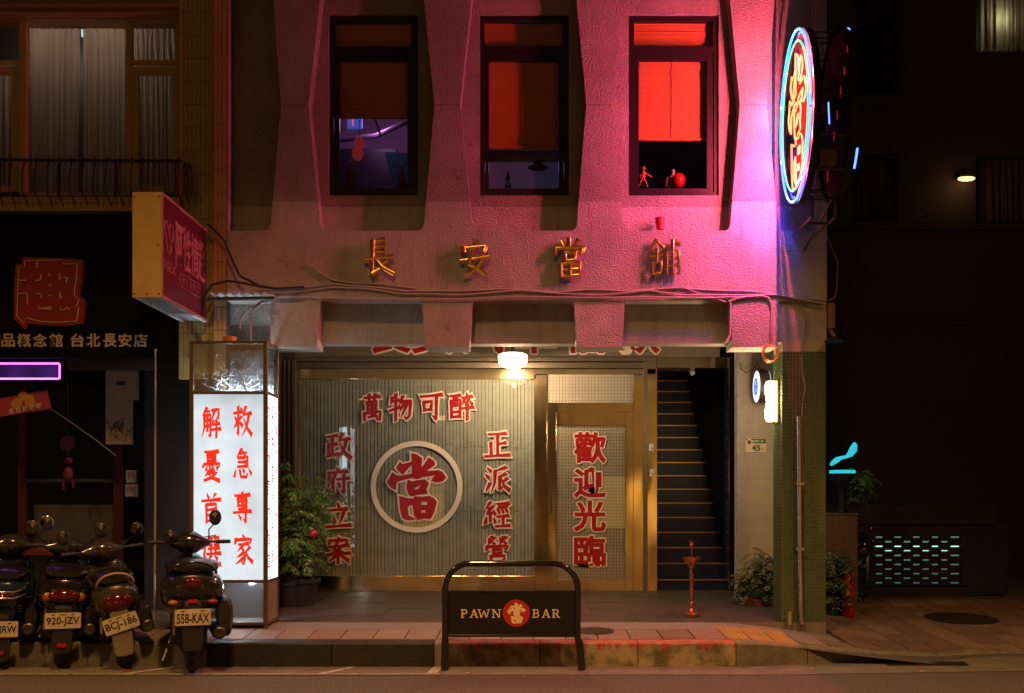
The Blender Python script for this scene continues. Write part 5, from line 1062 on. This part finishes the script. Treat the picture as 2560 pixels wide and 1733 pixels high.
# ------------------------------------------------------------------ right side: dark buildings down the lane
DR = 14.0
rb = thing('lane_building', (X(2400, DR), DR, .2), 'tall unlit brown building down the lane with faintly curtained windows', 'building')
bw = M('dark_brown_wall', (.050, .026, .020), .8, var=(1.2, (.036, .019, .015), .2), bump=(30, .4, .01, 4))
wins = [(2440, 2640, -260, 130), (2135, 2245, 385, 553), (2440, 2600, 385, 560), (2138, 2245, -240, 235)]
m = MB(); m.add(*plate([rect(1900, 3300, -700, 1500, DR)] + [rect(*q, DR) for q in wins], DR, DR + .3)); m.build('brown_wall', bw, parent=rb)
one('string_course', lambda m: (m.pbox(1900, 3300, 560, 572, DR - .06, .06), m.pbox(1900, 3300, 800, 812, DR - .04, .04), m.pbox(1900, 3300, 248, 258, DR - .04, .04)), M('course_brown', (.040, .02, .016), .8), parent=rb)
cols_ = [(.24, .23, .14), (.14, .075, .07), (.12, .065, .06), (.03, .02, .018)]
for k, q in enumerate(wins):
    m = MB(); m.add(*plate([rect(q[0], q[1], q[2], q[3], DR), rect(q[0] + 6, q[1] - 6, q[2] + 6, q[3] - 6, DR)], DR + .08, DR + .14)); wf = m.build('window', dark_m, parent=rb)
    curtain(q[0] + 4, q[1] - 4, q[2] + 6, q[3] - 4, DR + .28, 9, 20 + k, mat=cur if k == 0 else M('far_curtain_%d' % k, cols_[k], .9), par=rb, amp=.07)
    one('window_back', lambda m: m.pbox(q[0] - 5, q[1] + 5, q[2] - 5, q[3] + 5, DR + .5, .02), black_matt, parent=wf)
lamp('lane_room_light', 'POINT', P(2500, 60, DR + .42), 2.6, (.75, .85, .42), .03)
t = thing('lane_wall_lamp', P(2418, 447, DR - .1), 'small warm glowing bulkhead lamp on the brown lane building', 'lamp')
one('lamp_glass', lambda m: m.ball(P(2416, 447, DR - .1), .11, 16, sc=(1.1, .6, .3)), M('far_lamp_glow', (.4, .3, .15), emis=(1, .62, .25), strength=2.2), parent=t, smooth=60)
one('lamp_plate', lambda m: m.pbox(2400, 2432, 436, 441, DR - .16, .15), dark_m, parent=t)
o = lamp('lane_lamp_light', 'POINT', P(2416, 452, DR - .3), 1.2, (1, .6, .25), .05)
rc = thing('lane_wing', (X(2140, 12.6), 12.6, .2), 'black wing wall directly behind the mosaic pillar, dark ribbed cladding', 'building')
one('clad_wall', lambda m: m.box(2.78, 3.3, 12.8, 13.4, .1, 9), M('cladding_black', (.012, .009, .009), .7), parent=rc)
# low wall with its pierced screen of blocks, lit from behind
ld = 12.2
lw = thing('pierced_screen_wall', (X(2280, ld), ld, .2), 'low brown wall with staggered slots glowing pale green from behind', 'wall')
wb = M('low_wall_brown', (.026, .012, .010), .75, var=(2, (.018, .009, .008), .2), bump=(40, .4, .008, 4))
one('cap_band', lambda m: m.pbox(2066, 2490, 1262, 1310, ld - .04, .2), wb, parent=lw)
one('wall_end', lambda m: m.pbox(2419, 2520, 1310, 1485, ld, .12), wb, parent=lw)
one('wall_base', lambda m: m.pbox(2066, 2419, 1464, 1500, ld, .12), wb, parent=lw)
one('wall_field', lambda m: m.pbox(2066, 2419, 1310, 1341.3, ld, .12), wb, parent=lw)
blk = M('block_dark', (.02, .016, .015), .8)
for r in range(11):
    yc_ = 1343.5 + r * 11.45
    one('course_slab', lambda m: m.pbox(2066, 2419, yc_ + 2.2, yc_ + 9.3, ld, .10), blk, parent=lw)
    for k in range(8):
        a = 2096 + (k * 2 + (r % 2)) * 23.4 - 23.4 * 1
        if a > 2398: continue
        one('brick', lambda m: m.pbox(a, min(a + 23.4, 2419), yc_ - 2.3, yc_ + 2.3, ld, .10), blk, parent=lw)
one('brick', lambda m: m.pbox(2405, 2419, 1340, 1464, ld + .001, .09), blk, parent=lw)
gl = M('glowing_plaster', (.3, .4, .36), .8, emis=(.28, .62, .50), strength=.22)  # glow put into the plaster, in place of light falling on it
one('glowing_back_wall', lambda m: m.box(X(2060, 12.5), X(2430, 12.5), 12.5, 12.55, .3, 1.1), gl, parent=lw)
one('light_tube', lambda m: m.tube([P(2060, 1371, 12.42), P(2425, 1371, 12.42)], .032, 8), M('pale_green_tube', (.3, .4, .4), emis=(.45, 1, .82), strength=1.2), parent=lw)
# granite gate post with plants and the cyan neon
t = thing('granite_gate_post', (X(2106, 10.7), 10.7, .26), 'speckled brown granite gate post beside the mosaic pillar', 'gate post')
gz_ = M('speckled_granite', (.17, .10, .075), .45, var=(75, (.05, .03, .025), .12))
one('post_block', lambda m: m.box(X(2050, 10.7), X(2145, 10.7), 10.7, 11.1, .2, Z(1288, 10.7)), gz_, parent=t, bevel=.008)
one('post_cap', lambda m: m.box(X(2048, 10.69), X(2147, 10.69), 10.688, 11.12, Z(1288, 10.7), Z(1283, 10.7)), gz_, parent=t)
c = P(2108, 1193, 10.4)
cy = E_('tube_aqua', (.02, .62, .72), .95); cy2 = M('aqua_bowl', (.004, .010, .012), .5)
t = thing('cyan_neon_bowl', P(2108, 1285, 10.75), 'cyan glowing steam swirl above a shallow bowl on the granite post', 'neon sign')
sw2 = [(2076, 1163, 3), (2084, 1156, 6), (2092, 1150, 7), (2102, 1145, 4.5), (2116, 1142, 4), (2126, 1135, 8), (2133, 1124, 10), (2137, 1112, 7), (2136, 1106, 2)]
one('neon_swirl', lambda m: m.tube([P(a, b_, 10.75) for a, b_, r in sw2], [r * 10.75 / F for a, b_, r in sw2], 10, flat=.4), cy, parent=t, smooth=60)
bc = P(2106, 1179, 10.78)
one('neon_rim', lambda m: m.lathe([(.135, -.022), (.136, .012), (.128, .014), (.120, -.022)], bc, 28), cy, parent=t, smooth=50)
one('bowl', lambda m: m.lathe([(.134, -.022), (.115, -.09), (.07, -.16), (.04, -.20), (.04, -.44), (.08, -.46)], bc, 28), cy2, parent=t, smooth=50)
o = lamp('aqua_neon_light', 'POINT', P(2120, 1160, 10.6), .5, (.02, .7, .8), .03)
plant((X(2128, 10.95), 10.95, Z(1287, 10.95)), (.13, .1), .42, 12, 'small leafy plant in a planter on top of the granite post', leaf_m, (.09, .12), ln=.034, wd=.018, sd=31, potmat=black_matt, npair=5, lean=(.03, -.1))
plant((X(2080, 10.55), 10.55, gz(X(2080, 10.55), 10.55)), (.07, .08), .62, 9, 'dark drooping plant at the foot of the granite post behind the pillar', leaf_d, (.08, .14), ln=.06, wd=.025, sd=33, npair=5, potmat=M('pot_teal', (.02, .07, .07), .5))
t = thing('fire_extinguisher', (X(2121, 10.5), 10.5, gz(X(2121, 10.5), 10.5)), 'dusty red fire extinguisher standing against the granite post', 'extinguisher')
k_ = 10.5 / F; c = Vector((X(2121, 10.5), 10.5, gz(X(2121, 10.5), 10.5)))
one('cylinder', lambda m: m.lathe([(.060, .0), (.067, .01), (.067, .36), (.055, .41), (.025, .435), (.022, .45)], c, 20), M('extinguisher_red', (.42, .012, .012), .3, coat=.4), parent=t, smooth=45)
one('valve', lambda m: (m.lathe([(.018, .45), (.018, .475)], c, 10), m.box(c.x - .01, c.x + .07, c.y - .01, c.y + .01, c.z + .475, c.z + .487)), dark_m, parent=t)
one('hose', lambda m: m.tube([c + Vector(q) for q in ((-.015, 0, .46), (-.06, -.02, .47), (-.085, -.03, .40), (-.08, -.03, .2), (-.07, -.04, .12))], .009, 8), black_matt, parent=t, smooth=60)
one('band', lambda m: m.lathe([(.0675, .13), (.069, .131), (.069, .148), (.0675, .149)], c, 20), gold, parent=t)
one('label_sticker', lambda m: m.add([(c.x - .067 * math.sin(a), c.y - .0675 * math.cos(a), c.z + z) for z in (.21, .30) for a in (.2, .5, .8, 1.05)], [(i, i + 1, i + 5, i + 4) for i in range(3)]), plastic_w, parent=t)
# covers and grate
def cover(px, py, d, r, label, name='manhole_cover'):
    x = X(px, d); z = gz(x, d); t = thing(name, (x, d, z), label, 'manhole cover')
    m = MB(); n3 = 40
    for k in range(2):
        rr_ = (r, r * .93)[k]; zz = (.005, .007)[k]
        m.add([(x + rr_ * math.cos(2 * math.pi * j / n3), d + rr_ * math.sin(2 * math.pi * j / n3), gz(x, d + rr_ * math.sin(2 * math.pi * j / n3)) + zz) for j in range(n3)], [tuple(range(n3))])
    m.build('iron_disc', M('cast_iron', (.035, .028, .024), .5, .4, var=(30, (.06, .04, .03), .2)), parent=t)
    m = MB()
    for a in range(-4, 5):
        for b_ in range(-4, 5):
            if a * a + b_ * b_ < 17: xx, yy = x + a * r * .2, d + b_ * r * .2; zz = gz(xx, yy) + .008; m.add([(xx - r * .06, yy - r * .03, zz), (xx + r * .06, yy - r * .03, zz), (xx + r * .06, yy + r * .03, zz), (xx - r * .06, yy + r * .03, zz)], [(0, 1, 2, 3)])
    m.build('raised_tread', M('cast_iron_worn', (.07, .05, .04), .4, .5), parent=t)
cover(2402, 1537, 10.55, .37, 'large round dark manhole cover in the wide sidewalk')
cover(1487, 1577, 8.72, .17, 'small round cover half hidden behind the barrier leg')
t = thing('drain_grate', (X(2310, 8.3), 8.32, .01), 'black iron drain grate sunk in the gutter at the lowered kerb', 'drain grate')
m = MB()
for k in range(17):
    x = X(2215, 8.33) + k * .039; m.add([(x, 8.24, .010), (x + .022, 8.24, .010), (x + .022 + .05, 8.42, .010), (x + .05, 8.42, .010)], [(0, 1, 2, 3)])
for k in range(5): y = 8.245 + k * .042; m.add([(X(2212, 8.3), y, .012), (X(2212, 8.3) + .70, y, .012), (X(2212, 8.3) + .70, y + .012, .012), (X(2212, 8.3), y + .012, .012)], [(0, 1, 2, 3)])
tag(m.build('grate_bar', M('cast_iron'), parent=t), kind='stuff'); one('grate_pit', lambda m: m.add([(X(2212, 8.3), 8.24, .007), (X(2212, 8.3) + .67, 8.24, .007), (X(2212, 8.3) + .72, 8.42, .007), (X(2212, 8.3) + .05, 8.42, .007)], [(0, 1, 2, 3)]), black_matt, parent=t)
# a few scraps on the ground
for k, (px, py, d_, lab) in enumerate(((1168, 1686, 7.86, 'fallen yellow leaf near the barrier foot'), (1310, 1695, 7.7, 'dry leaf on the asphalt in front of the barrier'), (2030, 1672, 8.05, 'yellow leaf in the gutter near the mosaic pillar'), (2303, 1682, 7.95, 'pale scrap of paper on the asphalt below the drain grate'))):
    x = X(px, d_); m = MB(); a = rnd.uniform(0, 3); p = Vector((x, d_, .012)); dv = Vector((math.cos(a), math.sin(a) * .6, 0)); sv = Vector((-dv.y, dv.x, .2))
    m.add([p - dv * .025, p + sv * .012, p + dv * .025 + Vector((0, 0, .006)), p - sv * .010], [(0, 1, 2, 3)]); m.build('fallen_leaf' if k < 3 else 'paper_scrap', M('dry_leaf', (.45, .28, .08), .7), label=lab, cat='leaf' if k < 3 else 'scrap')

# ------------------------------------------------------------------ buildings across the street, behind the camera (they light up the polished steel and glass)
ob_ = thing('opposite_building', (0, -7, 0), 'building across the street with a few lit windows', 'building')
m = MB(); m.box(-22, 22, -7.4, -7, 0, 12); m.build('opposite_wall', M('opposite_plaster', (.20, .16, .12), .8, var=(1, (.12, .10, .08), .2)), parent=ob_)
for x, z, w_, h_ in ((-6.45, 3.65, .5, .22), (-7.3, 3.65, .28, .22), (-5.9, 4.25, .34, .05), (-5.4, 4.25, .34, .05), (-4.9, 4.25, .3, .05), (-2.6, 3.65, .25, .14)):
    one('window', lambda m: m.box(x, x + w_, -7, -6.97, z, z + h_), M('opp_lit', (.5, .35, .15), emis=(1, .60, .22), strength=5), parent=ob_)
for k in range(11):
    for j in range(2):
        x = -13 + k * 2.5; one('window', lambda m: m.box(x, x + 1.2, -7, -6.97, 5.4 + j * 2.9, 6.9 + j * 2.9), M('opp_dark', (.02, .02, .025), .1), parent=ob_)
one('added_glow_board', lambda m: m.box(.7, 5.6, -7, -6.95, 3.25, 4.5), M('opp_glow_board', (.4, .3, .15), emis=(1, .55, .14), strength=.32), parent=ob_)  # invented glowing board, added so the door steel reflects gold
for x, w_ in ((-9, 3.5), (-3.6, 1.2), (1.8, 3.2), (7.5, 3)):
    one('shop_window', lambda m: m.box(x, x + w_, -7, -6.96, .5, 2.0), M('opp_shop', (.4, .3, .15), emis=(1, .50, .10), strength=1.5), parent=ob_)

# ------------------------------------------------------------------ scooters, nose to the kerb (local axes: x across, y forward, z up)
def scooter(px, d, yaw, lean, label, o):
    """o: colours and shapes of one machine"""
    t = thing('parked_scooter', (X(px, d), d, 0), label, 'scooter', 'scooters parked in front of the dark shop')
    t.rotation_euler = (math.radians(3.5), math.radians(lean), math.radians(yaw))
    paint, body2 = o['paint'], o.get('paint2', M('scooter_plastic', (.022, .020, .020), .35))
    B = dict(parent=t, local=True)
    def part(nm, fn, mat, par=None, **k):
        m = MB(); fn(m); return m.build(nm, mat, parent=par or t, local=True, **k)
    w_ = o.get('w', .20); st_ = o.get('seat', .80)
    tyre = M('tyre_rubber', (.015, .014, .014), .7); rim = M('wheel_rim', (.10, .09, .08), .35, .8)
    for nm, y in (('rear_wheel', .25), ('front_wheel', 1.42)):
        zz = .235
        wh = part(nm, lambda m: m.lathe([(.155, -.045), (.20, -.055), (.235, -.03), (.24, 0), (.235, .03), (.20, .055), (.155, .045)], (0, y, zz), 28, axis='x'), tyre, smooth=50)
        part('rim', lambda m: m.lathe([(.155, -.03), (.14, -.02), (.05, -.035), (.05, .035), (.14, .02), (.155, .03)], (0, y, zz), 20, axis='x'), rim, par=wh, smooth=40)
    # rear bodywork, lofted from the tail forward
    zt_ = st_ - .06
    part('rear_body', lambda m: m.loft([(.02, 0, w_ * .35, zt_ - .16, zt_ - .06), (.05, 0, w_ * .70, zt_ - .22, zt_ - .01), (.14, 0, w_ * .92, zt_ - .28, zt_ + .01), (.30, 0, w_, zt_ - .34, zt_ + .02), (.50, 0, w_ * .95, zt_ - .42, zt_ + .02), (.68, 0, w_ * .78, zt_ - .46, zt_), (.78, 0, w_ * .6, zt_ - .46, zt_ - .06)], 24), paint, smooth=45)
    part('under_tray', lambda m: m.loft([(.06, 0, .10, zt_ - .34, zt_ - .16), (.2, 0, .12, zt_ - .42, zt_ - .2), (.6, 0, .14, .30, zt_ - .3), (.8, 0, .15, .22, .42)], 16), body2, smooth=45)
    part('seat', lambda m: m.loft([(.10, 0, w_ * .55, zt_ + .01, zt_ + .05), (.16, 0, w_ * .80, zt_ - .01, zt_ + .085), (.34, 0, w_ * .86, zt_ - .01, zt_ + .09), (.52, 0, w_ * .78, zt_ - .01, zt_ + .055), (.68, 0, w_ * .62, zt_ - .01, zt_ + .06), (.80, 0, w_ * .40, zt_ - .01, zt_ + .03)], 20), M('seat_vinyl', (.008, .007, .007), .28, coat=.3), smooth=50)
    part('floorboard', lambda m: m.box(-.16, .16, .74, 1.10, .24, .30), body2, bevel=.02)
    part('leg_shield', lambda m: m.loft([(1.08, 0, .19, .24, .78), (1.12, 0, .21, .24, .82), (1.20, 0, .16, .30, .84), (1.26, 0, .08, .42, .80)], 20), paint, smooth=50)
    part('front_mudguard', lambda m: m.tube([(0, 1.42 + .27 * math.cos(a), .235 + .27 * math.sin(a)) for a in [math.radians(20 + 14 * k) for k in range(10)]], .06, 8, flat=.4), paint, smooth=60)
    part('steering_column', lambda m: m.tube([(0, 1.16, .80), (0, 1.10, .93)], .03, 8), body2)
    hz = o.get('hz', .93)
    hb_ = part('handlebar_cover', lambda m: m.tube([(-.17, 1.05, hz - .01), (-.12, 1.06, hz - .01), (-.05, 1.08, hz - .01), (.05, 1.08, hz - .01), (.12, 1.06, hz - .01), (.17, 1.05, hz - .01)], [.022, .05, .095, .095, .05, .022], 14), o.get('cover', paint), smooth=60)
    for s_ in (-1, 1):
        part('grip', lambda m: m.tube([(s_ * .16, 1.05, hz), (s_ * .22, 1.03, hz), (s_ * .225, 1.03, hz), (s_ * .335, .985, hz + .005)], [.011, .011, .018, .017], 10), M('grip_rubber', (.03, .03, .032), .5), smooth=50)
        part('brake_lever', lambda m: m.tube([(s_ * .20, 1.07, hz), (s_ * .30, 1.04, hz - .01), (s_ * .33, 1.02, hz - .01)], .006, 6), M('lever_chrome', (.6, .56, .5), .2, .9), smooth=50)
        mx_, mz_, mr = o.get('mirror', (.26, .18, .055)) if s_ > 0 or 'mirror2' not in o else o['mirror2']
        mi = part('mirror', lambda m: m.ball((s_ * mx_, 1.00, hz + mz_), mr, 16, sc=(1.0, .25, o.get('msc', 1.15))), o.get('mirmat', M('mirror_black', (.02, .02, .022), .25)), smooth=60)
        part('mirror_stem', lambda m: m.tube([(s_ * .16, 1.05, hz + .02), (s_ * (mx_ - .05), 1.04, hz + mz_ * .5), (s_ * mx_, 1.01, hz + mz_ - mr * .9)], .006, 6), M('mirror_black'), par=mi, smooth=60)
        part('mirror_glass', lambda m: m.lathe([(mr * .85, -.0), (.001, -.003)], (s_ * mx_, 1.00 - mr * .26, hz + mz_), 16, axis='y'), M('mirror_silver', (.12, .11, .13), .12, 1), par=mi)
    # tail lamp, indicators
    ty = .03 + o.get('tly', 0); tz = o.get('tlz', zt_ - .12); tw_, th = o.get('tl', (.085, .055))
    part('tail_light', lambda m: m.ball((0, ty, tz), 1, 20, sc=(tw_, .04, th)), M('tail_lens', (.07, .002, .003), .1, coat=.6) if not o.get('tlm') else o['tlm'], smooth=60)
    if o.get('arc'):
        for s_ in (-1, 1): part('indicator', lambda m: m.ball((s_ * (tw_ * .95), ty + .02, tz - .01), 1, 14, sc=(.04, .035, th * .75)), M('amber_lens', (.30, .10, .01), .15, coat=.5), smooth=60)
    if o.get('stalks'):
        for s_ in (-1, 1): ii = part('indicator', lambda m: m.ball((s_ * .145, .0, o['stalks']), 1, 14, sc=(.038, .028, .022)), M('amber_lens') if s_ < 0 else M('tail_lens_2', (.22, .012, .006), .15, coat=.5), smooth=60); part('stalk', lambda m: m.tube([(s_ * .06, .04, o['stalks']), (s_ * .12, .01, o['stalks'])], .010, 6), body2, par=ii)
    if o.get('rail'):
        part('grab_rail', lambda m: m.tube([(w_ * .72 * math.cos(a), .04 + .05 * (1 - math.sin(a)), zt_ + .0 + .095 * math.sin(a)) for a in [math.pi * k / 14 for k in range(15)]], .011, 8), o['rail'], smooth=60)
    if o.get('bars'):
        for q in (0, .05): part('chrome_rack', lambda m: m.tube([(-.16, .05, zt_ - .06 - q), (-.10, -.05, zt_ - .07 - q), (.10, -.05, zt_ - .07 - q), (.16, .05, zt_ - .06 - q), (.17, .3, zt_ - .02 - q)], .009, 8), M('lever_chrome'), smooth=60)
    # plate on its mudguard
    pzc, prot = o['plate_z'], math.radians(o.get('plate_rot', 0)); pw, ph = .262, .127
    part('rear_mudguard', lambda m: m.loft([(-.05, 0, .001, 0, 0)] and [(.0, 0, .075, pzc - .27, pzc + .1), (.02, 0, .08, pzc - .28, pzc + .12), (.06, 0, .07, pzc - .2, pzc + .14)], 12, e=5), o.get('flap', body2), smooth=45)
    cu, su = math.cos(prot), math.sin(prot); R = lambda x, z, y=0: (x * cu - z * su, -.012 - y, pzc + x * su + z * cu)
    cs = []
    if o['plate'] is None: return t
    for qx, qz, a0 in ((1, 1, 0), (-1, 1, 90), (-1, -1, 180), (1, -1, 270)):
        for k in range(4): a = math.radians(a0 + 30 * k); cs.append((qx * (pw / 2 - .012) + .012 * math.cos(a), qz * (ph / 2 - .012) + .012 * math.sin(a)))
    np_ = len(cs)
    pl = part('license_plate', lambda m: m.add([R(x, z, .004) for x, z in cs] + [R(x, z) for x, z in cs], [tuple(range(np_))] + [(i, np_ + i, np_ + (i + 1) % np_, (i + 1) % np_) for i in range(np_)]), M('plate_white_paint', (.62, .56, .42), .4, var=(20, (.45, .38, .27), .2)))
    txt = MB(); vs, fs = type_geo(o['plate'], .02, 0); txt.add([R(a * pw * .90, b_ * ph * .58 - .008, .0052) for a, b_, _ in vs], fs, 0)
    for s_ in (-.07, .07): txt.add([R(s_ + a, ph / 2 - .016 + b_, .0054) for a, b_ in ((-.012, -.004), (.012, -.004), (.012, .004), (-.012, .004))], [(0, 1, 2, 3)], 0)
    vs, fs = type_geo('臺灣省', .01, 0)
    if o.get('prov'): txt.add([R(a * .05, b_ * .014 + ph / 2 - .016, .0053) for a, b_, _ in vs], fs, 1)
    txt.build('plate_print', [M('plate_ink', (.012, .014, .03), .5), M('plate_green_ink', (.05, .12, .03), .5)], parent=pl, local=True)
    part('reflector', lambda m: m.box(-.035, .035, -.016, .0, pzc + o.get('refl', -.16) - .012, pzc + o.get('refl', -.16) + .012), M('reflector_red', (.35, .008, .006), .2, emis=(1, .02, .01), strength=.03))
    ex = part('exhaust', lambda m: m.tube([(.16, .62, .30), (.19, .40, .31), (.20, .12, .33), (.20, .02, .34)], [.03, .055, .062, .05], 14), o.get('exmat', M('exhaust_black', (.03, .028, .026), .35, .6)), smooth=50)
    part('exhaust_cap', lambda m: m.lathe([(.045, -.0), (.035, -.006), (.018, -.004), (.016, .01)], (.20, .018, .34), 16, axis='y'), rim, par=ex)
    for s_ in (-1, 1):
        part('body_seam', lambda m: m.tube([(s_ * w_ * .80, .06, zt_ - .13), (s_ * w_ * 1.005, .16, zt_ - .14), (s_ * w_ * 1.01, .34, zt_ - .17), (s_ * w_ * .97, .52, zt_ - .22)], .004, 5), M('seam_chrome', (.45, .42, .38), .2, .9), smooth=60)
        part('footpeg', lambda m: m.tube([(s_ * .13, .62, .30), (s_ * .24, .60, .30)], .014, 8), M('lever_chrome'))
        part('brake_cable', lambda m: m.tube([(s_ * .17, 1.06, hz), (s_ * .22, 1.10, hz + .05), (s_ * .12, 1.14, hz + .03), (s_ * .06, 1.16, hz - .08)], .0045, 5), cable_dark, smooth=60)
        part('vent_slot', lambda m: [m.box(s_ * w_ * .62 - .012, s_ * w_ * .62 + .012, .028, .05, zt_ - .20 - k * .022, zt_ - .19 - k * .022) for k in range(3)], black_matt)
    part('speedometer', lambda m: m.lathe([(.045, 0), (.04, .02)], (0, 1.10, hz + .06), 14), black_gloss)
    part('kickstand', lambda m: m.tube([(-.14, .62, .26), (-.22, .58, .02)], .011, 6), M('lever_chrome'))
    part('side_case', lambda m: m.loft([(.10, w_ * .98, .045, .34, zt_ - .22), (.16, w_ * 1.02, .06, .28, zt_ - .20), (.42, w_ * 1.0, .06, .26, zt_ - .22), (.52, w_ * .95, .04, .30, zt_ - .26)], 14), body2, smooth=45)
    part('rear_shock', lambda m: m.tube([(-.13, .25, .30), (-.12, .18, zt_ - .22)], .022, 8), M('lever_chrome'))
    part('engine_block', lambda m: m.box(-.16, .12, .32, .66, .20, .40), M('engine_grey', (.06, .055, .05), .45, .7), bevel=.02)
    return t
blk_p = M('scooter_black', (.010, .010, .012), .12, coat=.8); blu_p = M('scooter_navy', (.012, .022, .045), .12, coat=.8); chm = M('scooter_champagne', (.055, .047, .04), .2, .3, coat=.7); gry = M('scooter_graphite', (.014, .013, .013), .2, coat=.5)
scooter(-4, 7.98, 24, 2, 'navy scooter with chrome rack and plate ending JRW, cut by the picture edge', dict(paint=blu_p, plate='916-JRW', plate_z=.345, rail=None, bars=True, w=.22, seat=.78, tl=(.08, .03), mirror=(.28, .2, .06), mirmat=M('mirror_chrome', (.4, .36, .32), .15, .9), cover=M('cover_silver', (.07, .07, .07), .15, .6), hz=.92, refl=-.19))
scooter(150, 7.98, 25, 3, 'black scooter with plate 920-JZV and a wide red and amber tail light', dict(paint=blk_p, plate='920-JZV', plate_z=.415, plate_rot=2, arc=True, w=.21, seat=.80, tl=(.125, .055), tlz=.605, tle=.05, prov=True, mirror=(.28, .16, .06), cover=M('cover_silver'), hz=.90, refl=-.20))
scooter(318, 7.98, 27, -7, 'champagne scooter leaning over its stand, plate BCJ-186 set askew', dict(paint=chm, plate='BCJ-186', plate_z=.40, plate_rot=10, w=.19, seat=.76, tl=(.115, .075), tlz=.56, tly=-.01, tle=.012, prov=True, rail=M('rail_tan', (.30, .22, .14), .35), flap=M('flap_grey', (.20, .17, .12), .5), mirror=(.30, .15, .055), cover=chm, hz=.88, refl=-.4))
scooter(482, 7.72, 20, 0, 'graphite scooter with plate 558-KAX parked nearest the lightbox', dict(paint=gry, plate='558-KAX', plate_z=.475, w=.245, seat=.86, tl=(.07, .055), tlz=.73, tle=.03, stalks=.59, rail=M('rail_black', (.015, .015, .016), .2, coat=.5), mirror=(.21, .215, .052), mirror2=(.16, .05, .045), msc=1.35, cover=gry, hz=.95, refl=.125))
t = scooter(2178, 11.5, 40, 4, 'dark motorcycle with a red tail lens parked down the lane behind the granite post', dict(paint=blk_p, plate=None, plate_z=.45, w=.16, seat=.80, tl=(.06, .05), tlz=.86, mirror=(.24, .2, .05), hz=1.0))
t['group'] = 'motorcycles down the lane'; t.name = 'parked_motorcycle'; t.location.z = gz(t.location.x, 11.6); t.rotation_euler.x = 0; t['category'] = 'motorcycle'
